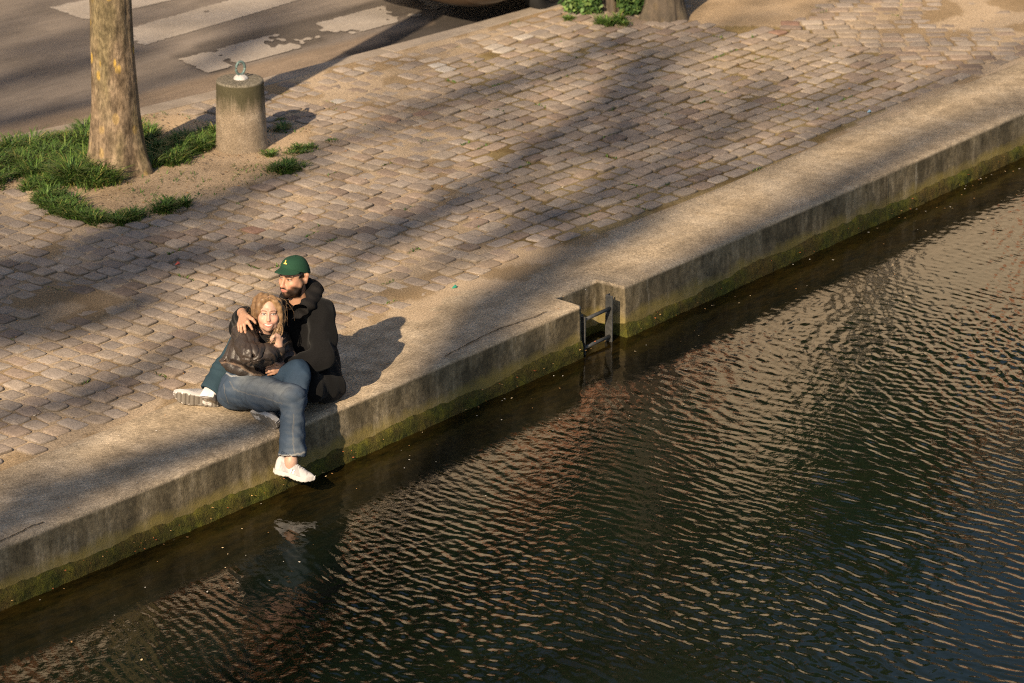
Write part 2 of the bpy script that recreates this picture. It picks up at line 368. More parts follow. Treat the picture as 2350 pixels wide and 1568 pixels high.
def quay():
    xs = np.arange(-9.0, 17.0, 0.04).tolist()
    xs = [x for x in xs if not (RX0-0.03 < x < RX1+0.03)]
    cols = [(x, 0) for x in xs] + [(RX0-0.02, 0), (RX0, 0), (RX0+0.005, 1), (RX0+0.1, 1), ((RX0+RX1)/2, 1), (RX1-0.1, 1), (RX1-0.005, 1), (RX1, 0), (RX1+0.02, 0)]
    cols = [(-60, 0), (-30, 0), (-15, 0)] + sorted(cols) + [(20, 0), (35, 0), (80, 0)]
    # profile (fraction across the top, or depth on the face)
    top = np.linspace(0, 1, 14)
    face = [-0.012, -0.03, -0.06, -0.1, -0.15, -0.2, -0.26, -0.32, -0.4, -0.6, -1.2]
    V = []
    for x, rec in cols:
        fy, by = float(front_y(x)), float(back_y(x))
        if rec: fy += RDEP
        ch = 0.004 + 0.007*abs(mnoise.noise((x*6, 1.3, 0))) + 0.02*max(0, mnoise.noise((x*2.1, 7.7, 0))-0.25)
        V.append((x, by, -0.12)); V.append((x, by+0.001, -0.004))
        for q in top:
            y = (by-0.004) + (fy + ch - (by-0.004))*q
            z = 0.004*mnoise.noise((x*1.7, y*1.7, 0)) + 0.0015*mnoise.noise((x*15, y*15, 0))
            if q == 0: z -= 0.001
            V.append((x, y, z))
        for z in face:
            o = 0.006*mnoise.noise((x*3, z*9, 5)) + 0.003*mnoise.noise((x*14, z*20, 5))
            V.append((x, fy + 0.03*z + o*(1 if z < -0.02 else 0.3), z - (0.3*ch if z > -0.02 else 0)))
    n = 2 + len(top) + len(face); F = []
    for i in range(len(cols)-1):
        for j in range(n-1):
            F.append((i*n+j, i*n+j+1, (i+1)*n+j+1, (i+1)*n+j))
    q = thing('quay_wall', (0, 0, 0), 'long concrete quay wall with wide flat coping and ladder notch above the dark canal', 'quay wall')
    mesh_obj('coping', V, np.array(F), M['coping'], q)
    # moss on the wall just above the waterline
    V, C = [], []; F = []
    xs = [c for c in cols if -9 <= c[0] <= 16.99]
    fine = []
    for (a, ra), (b, rb) in zip(xs[:-1], xs[1:]):
        fine.append((a, ra))
        if ra == rb: fine += [((a*2+b)/3, ra), ((a+2*b)/3, ra)]
    fine.append(xs[-1]); nz = 14
    for x, rec in fine:
        fy = float(front_y(x)) + (RDEP if rec else 0)
        zt = -0.262 + 0.022*mnoise.noise((x*0.8, 4.5, 0)) + 0.03*mnoise.noise((x*2.3, 0.5, 0)) + 0.014*mnoise.noise((x*9, 0.5, 0)) + 0.01*mnoise.noise((x*26, 0.5, 0)) + (-0.05 if rec else 0)
        for j in range(nz):
            t = j/(nz-1); z = zt + (-0.47 - zt)*t
            b = (0.002 + 0.017*min(1, t*5)*(0.8 + 0.6*mnoise.noise((x*9, z*9, 0)) + 0.4*mnoise.noise((x*50, z*50, 0))))
            if t == 0: b = -0.004
            V.append((x, fy + 0.03*z - b - 0.004, z))
    for i in range(len(fine)-1):
        for j in range(nz-1):
            F.append((i*nz+j, i*nz+j+1, (i+1)*nz+j+1, (i+1)*nz+j))
    mesh_obj('moss', V, np.array(F), M['moss'], q)
    # long cracks running beside the edge, a joint in the right hand wall
    for pts in ([(1020, 818), (1056, 799), (1110, 770), (1150, 752), (1185, 741), (1222, 728), (1262, 712)], [(-20, 1250), (30, 1229), (75, 1206), (105, 1196)]):
        cb = MB(); dense = []
        for (a, b) in zip(pts[:-1], pts[1:]):
            for k in range(6): dense.append((a[0]+(b[0]-a[0])*k/6, a[1]+(b[1]-a[1])*k/6))
        Vc = []
        for i, (u, v) in enumerate(dense):
            p = Vector(P(u, v, 0.0075)); j = 0.012*mnoise.noise((i*0.45, u, 0)); w = 0.0035 + 0.004*abs(mnoise.noise((i*0.6, 3, 0)))
            Vc += [(p.x, p.y+j-w, 0.0078), (p.x, p.y+j+w, 0.0078)]
        cb.add(Vc, [(2*i, 2*i+2, 2*i+3, 2*i+1) for i in range(len(dense)-1)])
        cb.build('crack', M['darkcrack'], q)
    x = P(2034, 399)[0]; cb = MB(); fy = float(front_y(x))
    cb.add([(x-.004, fy-.012, -.02), (x+.004, fy-.012, -.02), (x+.003, fy-.022, -.25), (x-.003, fy-.022, -.25)], [(0, 1, 2, 3)])
    cb.build('joint', M['darkcrack'], q)
quay()

def ladder():
    base = P(1380, 690, -0.3)
    ld = thing('ladder', base, 'weathered steel ladder standing in the notch of the quay wall, going down into water', 'ladder')
    yb = lambda x: float(front_y(x))
    def rail(u, v, zt, name):
        x = u
        b = MB(); y = yb(x) + 0.03
        b.box((x, y, (zt-1.0)/2), (0.012, 0.062, zt+1.0), None)
        b.box((x+0.022, y+0.026, (zt-1.0)/2), (0.036, 0.010, zt+1.0), None)
        bevel(b.build('rail', M['steel'], ld, smooth=False), 0.003)
    xl = RX0 + 0.055; xr = RX1 - 0.13
    rail(xl, 0, -0.10, 'a'); rail(xr, 0, -0.035, 'b')
    for z in (-0.125, -0.33, -0.52):
        b = MB(); b.tube([(xl, yb(xl)+0.02, z), (xr, yb(xr)+0.02, z+0.0)], 0.013, 10); b.build('rung', M['steel'], ld)
ladder()

# ------------------------------------------------------------------ ground, cobbles, road, kerb
DIRT = [(-60, 345), (205, 286), (330, 262), (420, 262), (520, 300), (620, 305), (735, 283), (700, 330), (690, 352), (640, 402), (560, 425), (480, 455), (430, 468), (340, 494), (250, 515), (180, 505), (70, 455), (60, 425), (-60, 445)]
PATCH = [(1560, -60), (1570, 30), (1600, 55), (1700, 75), (1800, 55), (1880, 20), (1960, -60)]
RUBBLE = [(610, 200), (713, 166), (1000, 95), (1300, 10), (1320, 40), (1130, 95), (1020, 140), (900, 190), (760, 235), (690, 265), (640, 268)]
def sandz(x, y):
    u, v = proj(x, y, 0*x)
    n = np.array([mnoise.noise((a*0.55, b*0.55, 2.0)) + 0.5*mnoise.noise((a*1.6, b*1.6, 4.0)) for a, b in zip(x, y)])
    z = -0.0055 + 0.0075*n
    wide = sstep(0, 1, 1-np.hypot((u-930)/260, (v-690)/90))          # joints full of sand beside the couple
    z += 0.0035*wide
    wide = sstep(0, 1, 1-np.hypot((u-1020)/260, (v-330)/80)); z += 0.006*wide
    wide = sstep(0, 1, 1-np.hypot((u-200)/230, (v-690)/70)); z += 0.016*wide
    wide = sstep(0, 1.0, 1-np.hypot((u-2250)/480, (v-40)/130)); z += 0.016*wide
    zone = inpoly(u, v, [(1180, 560), (1060, 330), (1000, 160), (1300, 60), (1900, 60), (2150, 190), (1650, 440), (1300, 560)]); z = np.where(zone, z - 0.0012, z)
    inside = inpoly(u, v, DIRT) | inpoly(u, v, PATCH)
    z = np.where(inside, 0.002 + 0.012*n, z)
    z = np.where(inpoly(u, v, RUBBLE), z + 0.007, z)
    return z, inside, u, v
def ground():
    xs = np.concatenate([[-300, -150, -60, -25, -12], np.arange(-7, 15, 0.055), [16, 20, 40, 90, 250]])
    ys = np.concatenate([np.arange(0.55, 6.6, 0.055), [6.9, 7.5, 9, 14, 25, 60, 150, 300]])
    X, Y = np.meshgrid(xs, ys, indexing='ij'); x, y = X.ravel(), Y.ravel()
    z, inside, u, v = sandz(x, y)
    ky = kerb_y(x); z = np.where(y > ky + 0.04, -0.16, z)
    far = (x < -7.5) | (x > 15.5); z = np.where(far & (y <= ky), -0.03, z)
    dark = np.ones((len(x), 3))
    n = np.array([mnoise.noise((a*2.2, b*2.2, 9)) for a, b in zip(x, y)])
    greying = sstep(0.0, 0.9, 1-np.hypot((u-150)/330, (v-710)/110))*0.5                       # grey gravelly patch
    dark *= (1-greying*(0.6+0.5*n))[:, None]
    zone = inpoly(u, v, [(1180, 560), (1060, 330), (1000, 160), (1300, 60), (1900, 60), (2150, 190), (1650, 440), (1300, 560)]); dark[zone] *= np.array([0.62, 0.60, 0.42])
    ring = inside & (n > 0.1); dark[ring] *= 0.88
    dark[inside] *= np.array([1.08, 1.04, 0.98])
    jo = (~inside) & (n < -0.1); dark[jo] *= np.array([0.72, 0.68, 0.6])
    V = np.stack([x, y, z], 1); nx, ny = len(xs), len(ys)
    I = np.arange(nx*ny).reshape(nx, ny)
    F = np.stack([I[:-1, :-1], I[1:, :-1], I[1:, 1:], I[:-1, 1:]], -1).reshape(-1, 4)
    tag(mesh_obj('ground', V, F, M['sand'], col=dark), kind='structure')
ground()

def cobbles():
    g = np.random.default_rng(5); cx, cy, sx, sy, rot = [], [], [], [], []
    x = -8.6; row = 0                                     # rows run away from the quay
    while x < 14.5:
        w = 0.150*(0.93 + 0.14*g.random()); y = 0.75 + g.random()*0.17
        while y < 6.4:
            l = 0.178*(0.82 + 0.36*g.random())
            cx.append(x + w/2); cy.append(y + l/2); sx.append(w); sy.append(l); rot.append(0); y += l
        x += w
    cx, cy, sx, sy, rot = map(np.array, (cx, cy, sx, sy, rot)); rot = rot.astype(float)
    bx = 0.05*np.sin(cy*1.1 + 0.6) + 0.03*np.sin(cy*2.7+cx*0.8); cx = cx + bx
    u, v = proj(cx, cy, 0*cx)
    # to the right the rows run along the quay
    ZR = [(1120, 640), (1010, 420), (930, 220), (960, 90), (1100, -60), (1700, -200), (2900, -200), (2900, 400), (1300, 700)]
    qx, qy, ql = [], [], []; y = 0.72
    while y < 6.4:
        w = 0.146*(0.93 + 0.14*g.random()); x = -2.0 + g.random()*0.2
        while x < 14.5:
            l = 0.196*(0.80 + 0.40*g.random()); qx.append(x + l/2); qy.append(y + w/2 + 0.02*math.sin(x*0.9)); ql.append((l, w)); x += l
        y += w
    qx, qy, ql = map(np.array, (qx, qy, ql)); qu, qv = proj(qx, qy, 0*qx); kz = inpoly(qu, qv, ZR); k1 = ~inpoly(u, v, ZR)
    cx, cy, sx, sy, rot = (np.concatenate([a[k1], b[kz]]) for a, b in ((cx, qx), (cy, qy), (sx, ql[:, 0]), (sy, ql[:, 1]), (rot, 0*qx)))
    u, v = proj(cx, cy, 0*cx)
    # the upper right corner is laid the other way round
    other = inpoly(u, v, [(1640, -400), (1700, 40), (1808, 72), (2053, 131), (2234, 170), (2330, 120), (2900, -50), (2900, -400)])
    keep = ~other
    cx, cy, sx, sy, rot = cx[keep], cy[keep], sx[keep], sy[keep], rot[keep]
    a = math.radians(-48); ox, oy = P(2050, 60)[:2]; ex2, ey2 = [], []; L2 = []
    yy = -4.0
    while yy < 4.0:
        hh = 0.150*(0.93+0.14*g.random()); xx = -5 + g.random()*0.2
        while xx < 5:
            l = 0.20*(0.85+0.3*g.random()); px, py = xx + l/2, yy + hh/2
            ex2.append(ox + px*math.cos(a) - py*math.sin(a)); ey2.append(oy + px*math.sin(a) + py*math.cos(a)); L2.append((l, hh)); xx += l
        yy += hh
    ex2, ey2, L2 = np.array(ex2), np.array(ey2), np.array(L2)
    u2, v2 = proj(ex2, ey2, 0*ex2)
    k2 = inpoly(u2, v2, [(1640, -400), (1700, 40), (1808, 72), (2053, 131), (2234, 170), (2330, 120), (2900, -50), (2900, -400)])
    cx = np.concatenate([cx, ex2[k2]]); cy = np.concatenate([cy, ey2[k2]]); sx = np.concatenate([sx, L2[k2][:, 0]]); sy = np.concatenate([sy, L2[k2][:, 1]])
    rot = np.concatenate([rot, np.full(k2.sum(), a)])
    u, v = proj(cx, cy, 0*cx)
    inside = inpoly(u, v, DIRT) | inpoly(u, v, PATCH)
    # a few stones stay half buried at the rim of the earth patches
    keep = (u > -1000) & (u < 2750) & (v > -260) & (cy - sy*0.45 > back_y(cx) + 0.012) & (cy + 0.05 < kerb_y(cx)-0.12) & ~inside
    cx, cy, sx, sy, rot, u, v = (q[keep] for q in (cx, cy, sx, sy, rot, u, v)); n = len(cx)
    nr = 16; t = np.arange(nr)/nr*2*np.pi + np.pi/nr; rings = [(0.6, 0.0), (0.86, 0.08), (0.95, 0.35), (1.0, 1.0), (1.0, 4.0)]
    e = 0.24 + 0.20*g.random(n)                           # squareness
    c, s = np.cos(t), np.sin(t)
    hx, hy = sx/2 - 0.005 - 0.006*g.random(n), sy/2 - 0.005 - 0.006*g.random(n)
    irr = 1 + 0.085*g.normal(size=(n, nr))
    irr = (irr + np.roll(irr, 1, 1) + np.roll(irr, -1, 1))/3
    bxs = np.sign(c)[None]*np.abs(c)[None]**e[:, None]*irr; bys = np.sign(s)[None]*np.abs(s)[None]**e[:, None]*irr
    top = g.normal(size=n)*0.0045 + 0.004; tx, ty = g.normal(size=n)*0.023, g.normal(size=n)*0.023
    dome = 0.003 + 0.005*g.random(n); drop = 0.0068 + 0.004*g.random(n)
    jit = g.normal(size=n)*0.055; cx = cx + g.normal(size=n)*0.004; cy = cy + g.normal(size=n)*0.004
    ca, sa = np.cos(rot + jit), np.sin(rot + jit)
    V = np.zeros((n, 1+nr*len(rings), 3))
    def put(k, lx, ly, dz):
        V[:, k, 0] = cx[:, None] + lx*ca[:, None] - ly*sa[:, None]
        V[:, k, 1] = cy[:, None] + lx*sa[:, None] + ly*ca[:, None]
        V[:, k, 2] = top[:, None] + lx*tx[:, None] + ly*ty[:, None] + dz
    V[:, 0, 0], V[:, 0, 1], V[:, 0, 2] = cx, cy, top + dome*0.35
    for i, (q, d) in enumerate(rings):
        lx, ly = bxs*hx[:, None]*q, bys*hy[:, None]*q
        put(slice(1+i*nr, 1+(i+1)*nr), lx, ly, (dome*0.35*(1-q*q))[:, None] - drop[:, None]*d + g.normal(size=(n, nr))*0.0010)
    F3 = [(0, 1+k, 1+(k+1) % nr) for k in range(nr)]; F4 = []
    for i in range(len(rings)-1):
        for k in range(nr):
            F4.append((1+i*nr+k, 1+(i+1)*nr+k, 1+(i+1)*nr+(k+1) % nr, 1+i*nr+(k+1) % nr))
    # triangles as degenerate-free quads: pair up the fan
    F4 += [(0, 1+k, 1+(k+1) % nr, 1+(k+2) % nr) for k in range(0, nr, 2)]
    F = (np.array(F4)[None] + (np.arange(n)*(1+nr*len(rings)))[:, None, None]).reshape(-1, 4)
    pal = np.array([(0.27, 0.222, 0.185), (0.30, 0.25, 0.21), (0.245, 0.20, 0.168), (0.29, 0.225, 0.18), (0.215, 0.165, 0.135), (0.32, 0.27, 0.225), (0.265, 0.225, 0.195)])
    ci = g.choice(len(pal), n, p=[.22, .2, .15, .13, .08, .1, .12]); col = pal[ci]*(0.86 + 0.26*g.random((n, 1)))*np.array((1.03, 1.02, 0.99))
    red = g.random(n) < 0.004; col[red] = (0.25, 0.155, 0.115)
    # old white paint left on some stones
    for (uu, vv, ru, rv, pr) in ((785, 226, 60, 10, .6), (860, 192, 80, 9, .4), (1035, 150, 50, 11, .6), (1105, 116, 60, 13, .65), (1180, 90, 35, 9, .6)):
        m = (np.hypot((u-uu)/ru, (v-vv)/rv) < 1) & (g.random(n) < pr); col[m] = np.array((0.46, 0.42, 0.375))*(0.85+0.25*g.random((m.sum(), 1)))
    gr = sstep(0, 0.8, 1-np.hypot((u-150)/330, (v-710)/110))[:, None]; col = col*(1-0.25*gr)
    cols = np.repeat(col[:, None, :], 1+nr*len(rings), 1)
    dn = np.array([mnoise.noise((a*0.9, b*0.9, 6)) + 0.6*mnoise.noise((a*2.6, b*2.6, 8)) for a, b in zip(cx, cy)])
    dust = np.clip(0.06 + 0.55*dn + 0.12*g.normal(size=n), 0, 0.7)[:, None, None]*np.ones((1, 1+nr*len(rings), 1)); 
    dust = np.clip(dust, 0, .85); cols = cols*(1-dust) + np.array((0.345, 0.268, 0.185))*dust
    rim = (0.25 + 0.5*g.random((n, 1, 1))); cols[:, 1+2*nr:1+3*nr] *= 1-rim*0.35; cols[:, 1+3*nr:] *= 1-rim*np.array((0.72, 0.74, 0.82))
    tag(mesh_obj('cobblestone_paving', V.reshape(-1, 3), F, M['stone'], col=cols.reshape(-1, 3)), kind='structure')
    return cx, cy, sx, sy, rot, u, v
STONES = cobbles()

def road():
    xs = np.concatenate([[-200, -80, -30, -14], np.arange(-8, 16, 0.12), [18, 30, 80, 200]]); off = np.concatenate([np.arange(0, 3.6, 0.12), [4, 5, 6.5, 8.5]])
    V = np.array([(x, float(kerb_y(x)) + 0.08 + o, -0.10 - 0.02*math.exp(-o*3)) for x in xs for o in off]); nx, ny = len(xs), len(off)
    I = np.arange(nx*ny).reshape(nx, ny); F = np.stack([I[:-1, :-1], I[1:, :-1], I[1:, 1:], I[:-1, 1:]], -1).reshape(-1, 4)
    u, v = proj(V[:, 0], V[:, 1], V[:, 2]); col = np.ones((len(V), 3))
    nn = np.array([mnoise.noise((p[0]*1.6, p[1]*1.6, 3)) for p in V])
    dk = inpoly(u + nn*16, v + nn*8, [(690, 172), (900, 85), (1010, 42), (1150, -20), (1420, -90), (1420, 0), (1130, 66), (1000, 98)]); col[dk] *= 0.30      # tarmac darker in a wedge beside the kerb
    tar = inpoly(u + nn*14, v + nn*6, [(395, 128), (480, 172), (1010, 5), (960, -30), (640, 60)]); col[tar] *= 0.55
    o = np.tile(off, nx); gut = (o < 0.7) & ~dk; col[gut] *= np.array([1.25, 1.12, 0.95])
    col *= (1 + 0.18*nn)[:, None]
    tag(mesh_obj('road', V, F, M['asphalt'], col=col), kind='structure')
    # kerb stones
    b = MB(); x = -14.0; g = random.Random(3)
    while x < 18:
        l = 0.9 + 0.25*g.random(); x1 = x + l - 0.012; y0, y1 = float(kerb_y(x)), float(kerb_y(x1)); h = 0.002 + 0.006*g.random(); w = 0.15
        V = []
        for (xx, yy) in ((x, y0), (x1, y1)):
            V += [(xx, yy-w+.05, -0.2), (xx, yy-w+.05, h-.008), (xx, yy-w+.062, h), (xx, yy+.07, h), (xx, yy+.09, h-.018), (xx, yy+.10, -0.2)]
        F = [(i, i+1, i+7, i+6) for i in range(5)] + [(5, 4, 3, 2, 1, 0), (6, 7, 8, 9, 10, 11)]
        b.add(V, F); x += l
    tag(b.build('kerb_strip', M['kerb'], smooth=False), kind='structure')
    # zebra bars: worn paint, its gaps are real holes in the paint sheet
    def bar(c0, c1, c2, length, wear, seed):
        g = np.random.default_rng(seed)
        A, B = np.array(P(*c0, -0.10)), np.array(P(*c1, -0.10)); D = np.array(P(*c2, -0.10)) - A; D /= np.linalg.norm(D)
        step = 0.0095; nu = int(length/step); wv = B-A; nv = max(4, int(np.linalg.norm(wv)/step))
        U, T = np.meshgrid(np.arange(nu+1)*step, np.arange(nv+1)/nv, indexing='ij')
        pts = A[None, None] + U[..., None]*D + T[..., None]*wv; pts[..., 2] = -0.0955
        Vp = pts.reshape(-1, 3); ns = noisef(Vp, 4.5, seed, 9)*0.50 + noisef(Vp, 16, seed+1, 11)*0.30 + noisef(Vp, 55, seed+2, 13)*0.20
        ok = (ns < (wear if wear > .5 else np.where(U.ravel() < 0.30, 0.9, wear))).reshape(nu+1, nv+1)
        edge = np.minimum(np.minimum(T, 1-T)*nv, np.minimum(U/step, nu-U/step)); ok &= (edge + noisef(pts, 70, seed+4) > 0.2)
        I = np.arange((nu+1)*(nv+1)).reshape(nu+1, nv+1); q = ok[:-1, :-1]
        F = np.stack([I[:-1, :-1], I[1:, :-1], I[1:, 1:], I[:-1, 1:]], -1)[q]
        tag(mesh_obj('crossing_stripe', Vp, F, M['paint']), kind='structure')
    bar((113, 18), (194, 47), (720*.2813, -2), 6.5, 0.75, 21)
    bar((255, 78), (330, 106), (520, 2), 6.5, 0.95, 22)
    bar((408, 137), (475, 169), (660, 71), 6.0, 0.08, 23)
road()

# ------------------------------------------------------------------ water and canal bed
def water():
    xs = np.concatenate([[-200, -80, -40, -20, -12], np.arange(-6.5, 12.0, 0.0145), [12.3, 14, 20, 40, 90, 250]]); ys = np.concatenate([[-60, -30, -18, -12], np.arange(-8.8, 0.5, 0.0145)])
    X, Y = np.meshgrid(xs, ys, indexing='ij'); g = np.random.default_rng(17)
    H = np.zeros(X.shape)
    a, b = 5.5 - R0, 23.0 - F0; CXw, CYw = a*ex[0] + b*ex[1], a*ey[0] + b*ey[1]
    pm = np.stack([X, Y, 0*X], -1)
    patch = np.clip(0.75 + 0.5*noisef(pm, 1.1, 31), 0.12, 1.7); patch2 = np.clip(0.6 + 0.75*noisef(pm, 1.9, 32), 0.05, 1.8)
    warp = 0.12*noisef(pm, 1.7, 33) + 0.03*noisef(pm, 6, 34)
    for i in range(54):
        lam = 0.038*(3.9**g.random()); k = 2*math.pi/lam
        wj = 1.0 if i % 3 else 3.2; ox, oy = CXw + g.normal()*2.2*wj, CYw + g.normal()*1.7*wj
        R = np.hypot(X-ox, Y-oy) + warp*(0.5+g.random())
        sl = 0.0150*(0.5 + g.random())*(1.3 if 0.045 < lam < 0.08 else 0.8)
        H += (sl/k)*np.sin(k*R + g.random()*6.28)*(patch if i % 2 else patch2)
    for i in range(26):                                    # small cross chop
        lam = 0.05 + 0.1*g.random(); k = 2*math.pi/lam; d = g.random()*6.28
        H += (0.005/k)*np.sin(k*(X*math.cos(d)+Y*math.sin(d)) + g.random()*6.28)*patch2
    dq = front_y(X) - Y; att = 0.22 + 0.28*sstep(0.05, 0.9, dq) + 0.5*sstep(0.6, 3.2, dq)
    vis = sstep(-6.6, -5.8, X)*(1-sstep(11.2, 12.0, X))*sstep(-8.9, -8.2, Y)
    H *= att*vis
    V = np.stack([X, Y, WATER_Z + H], -1).reshape(-1, 3); nx, ny = X.shape
    I = np.arange(nx*ny).reshape(nx, ny); F = np.stack([I[:-1, :-1], I[1:, :-1], I[1:, 1:], I[:-1, 1:]], -1).reshape(-1, 4)
    tag(mesh_obj('canal_water', V, F, M['water']), kind='structure')
    b = MB(); b.add([(-250, -80, -1.1), (300, -80, -1.1), (300, 0.9, -1.1), (-250, 0.9, -1.1)], [(0, 1, 2, 3)])
    tag(b.build('canal_bed', M['bed']), kind='structure')
water()

# ------------------------------------------------------------------ trees
def trunk_mesh(axis, rads, nv=150, nu=56, seed=0, flare=0.0, bump=0.012):
    axis = np.array(axis, float); rads = np.array(rads, float)
    d = np.concatenate([[0], np.cumsum(np.linalg.norm(np.diff(axis, axis=0), axis=1))])
    s = np.linspace(0, d[-1], nv); A = np.stack([np.interp(s, d, axis[:, i]) for i in range(3)], 1)
    k = np.ones(9)/9
    for i in range(2):
        pad = np.concatenate([np.full(4, A[0, i]), A[:, i], np.full(4, A[-1, i])]); A[:, i] = np.convolve(pad, k, 'valid')
    R = np.interp(s, d, rads); t = np.arange(nu)/nu*2*np.pi
    T, S = np.meshgrid(t, s); q = np.stack([np.cos(T)*3, np.sin(T)*3, S*2.2], -1)
    rr = R[:, None]*(1 + 0.035*noisef(q, 1.0, seed) + 0.02*noisef(q*np.array([3, 3, 1.2]), 1.6, seed+1)) + bump*0.35*noisef(q*np.array([6, 6, 2.4]), 2.0, seed+2)
    root = np.exp(-S/0.16)*flare*(1 + 0.75*np.sin(T*5 + 1.1) + 0.4*np.sin(T*3+.4))
    rr = rr + root
    V = np.stack([A[:, 0][:, None] + rr*np.cos(T), A[:, 1][:, None] + rr*np.sin(T), A[:, 2][:, None] + 0*T], -1)
    I = np.arange(nv*nu).reshape(nv, nu); J = np.roll(I, -1, 1)
    F = np.stack([I[:-1], J[:-1], J[1:], I[1:]], -1).reshape(-1, 4)
    return V.reshape(-1, 3), F
def branchy(b, g, p, d, r, L, depth, ok=None):
    """a limb with forks, written into the mesh b"""
    pts, rad = [Vector(p)], [r]; d = Vector(d).normalized(); n = 6
    for i in range(n):
        d = (d + Vector((g.uniform(-.22, .22), g.uniform(-.22, .22), g.uniform(-.08, .2)))).normalized()
        pts.append(pts[-1] + d*L/n); rad.append(max(0.006, r*(1 - 0.6*(i+1)/n)))
    if ok is None or all(ok(q) for q in pts): b.tube(pts, rad, 6 if r > 0.03 else 4)
    if depth > 0:
        for i in range(2, n+1):
            for _ in range(2 if depth > 1 else 1):
                dd = (d + Vector((g.uniform(-1, 1), g.uniform(-1, 1), g.uniform(-.3, .8)))).normalized()
                branchy(b, g, pts[i], dd, rad[i]*0.62, L*0.6, depth-1, ok)
def plane_tree(name, label, foot_px, px_axis, top, seed, group, limbs=7, bark='bark'):
    """foot_px: (u, v) of the foot; px_axis: (u, v, radius) up the visible trunk"""
    f = P(*foot_px, 0); r, F = tolocal(f[0], f[1])
    ax = [(f[0], f[1], -0.05)]; rd = [px_axis[0][2]]
    for (u, v, ra) in px_axis:
        w = W(u, v, F); ax.append(toworld(*w)); rd.append(ra)
    last = Vector(ax[-1]); dirn = (Vector(ax[-1]) - Vector(ax[1])).normalized()
    for k in range(1, 5):
        ax.append(tuple(last + dirn*(top-last.z)*k/4*0.6 + Vector((0, 0, (top-last.z)*k/4*0.4)))); rd.append(px_axis[-1][2]*(1-0.10*k))
    t = thing(name, (f[0], f[1], 0), label, 'tree', group)
    V, F_ = trunk_mesh(ax, rd, int(60 + top*22), 64, seed, 0.055)
    mesh_obj('trunk', V, F_, M[bark], t)
    b = MB(); g = random.Random(seed); e = Vector(ax[-1])
    for i in range(limbs):
        a = 6.283*i/limbs + g.uniform(-.3, .3)
        branchy(b, g, e - Vector((0, 0, g.uniform(0.0, 0.5))), (math.cos(a)*0.7, math.sin(a)*0.7, 1.0), rd[-1]*0.5, 3.2, 2)
    b.build('crown', M['twig'], t)
    return t
plane_tree('plane_tree', 'mottled plane tree trunk with yellow bark flakes standing in grass beside the stone bollard', (273, 392),
           [(272, 370, 0.222), (268, 300, 0.200), (264, 200, 0.174), (259, 100, 0.166), (255, 0, 0.161)], 5.2, 3, 'plane trees along the road')
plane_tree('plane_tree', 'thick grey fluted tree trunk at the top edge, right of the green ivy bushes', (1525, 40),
           [(1525, 30, 0.168), (1524, 0, 0.160), (1520, -250, 0.15)], 5.5, 8, 'plane trees along the road', 7, 'shadedbark')
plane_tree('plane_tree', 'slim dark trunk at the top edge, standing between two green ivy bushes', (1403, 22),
           [(1403, 15, 0.066), (1403, 0, 0.064), (1400, -250, 0.06)], 4.5, 12, 'plane trees along the road', 4, 'shadedbark')

def bollard():
    f = P(555, 336, 0); t = thing('stone_bollard', f, 'round stone bollard with mossy top and an iron ring on white grout, beside the tree', 'bollard')
    nu, H = 72, 0.545; prof = [(0.212, -0.05), (0.212, 0.0), (0.206, 0.02), (0.201, 0.05)] + [(0.200-0.014*q, 0.05+0.47*q) for q in np.linspace(0.05, 1, 22)] + [(0.1845, 0.536), (0.181, 0.543), (0.176, H)] + [(0.176*q, H+0.004*(1-q)) for q in (0.8, 0.6, 0.4, 0.2)]
    V = []
    for r, z in prof:
        for k in range(nu):
            a = 2*math.pi*k/nu; q = (math.cos(a)*2.2, math.sin(a)*2.2, z*5)
            rr = r*(1 + 0.010*mnoise.noise(q)) + 0.0016*mnoise.noise((q[0]*9, q[1]*9, z*45))
            zz = z + (0.004*mnoise.noise((r*math.cos(a)*30, r*math.sin(a)*30, 0)) if z > 0.52 else 0)
            V.append((f[0]+rr*math.cos(a), f[1]+rr*math.sin(a), zz))
    n = len(prof); F = [(i*nu+k, i*nu+(k+1) % nu, (i+1)*nu+(k+1) % nu, (i+1)*nu+k) for i in range(n-1) for k in range(nu)]
    F.append(tuple((n-1)*nu+k for k in range(nu)))
    mesh_obj('shaft', V, F, M['bollard'], t)
    c = toworld(*(np.array(tolocal(f[0], f[1])+(0,)) + np.array((0.006, 0.01, H)))); b = MB(); V = []
    for i, (r, z) in enumerate([(0.058, 0.0), (0.058, 0.008), (0.05, 0.02), (0.036, 0.03), (0.018, 0.034), (0.001, 0.036)]):
        for k in range(24):
            a = 2*math.pi*k/24; rr = r*(1+0.16*mnoise.noise((math.cos(a)*2, math.sin(a)*2, z*20))); V.append((c[0]+rr*math.cos(a), c[1]+rr*math.sin(a), c[2]+z))
    b.add(V, [(i*24+k, i*24+(k+1) % 24, (i+1)*24+(k+1) % 24, (i+1)*24+k) for i in range(5) for k in range(24)])
    b.build('grout', M['white'], t)
    b = MB(); ax = Vector((ex[0]*0.62+ey[0]*0.2, 0, 0)); rv = Vector((ex[0], ey[0], 0)).normalized(); fv = Vector((ex[1], ey[1], 0)).normalized()
    d = (rv*0.80 + fv*0.60).normalized(); pts = []
    for k in range(25):
        a = 2*math.pi*k/24; pts.append(Vector(c) + Vector((0, 0, 0.086)) + d*0.040*math.cos(a) + Vector((0, 0, 0.052*math.sin(a))))
    b.tube(pts, 0.0105, 10); b.tube([Vector(c)+Vector((0, 0, 0.015)), Vector(c)+Vector((0, 0, 0.036))], 0.013, 10)
    b.build('ring', M['steelold'], t)
bollard()

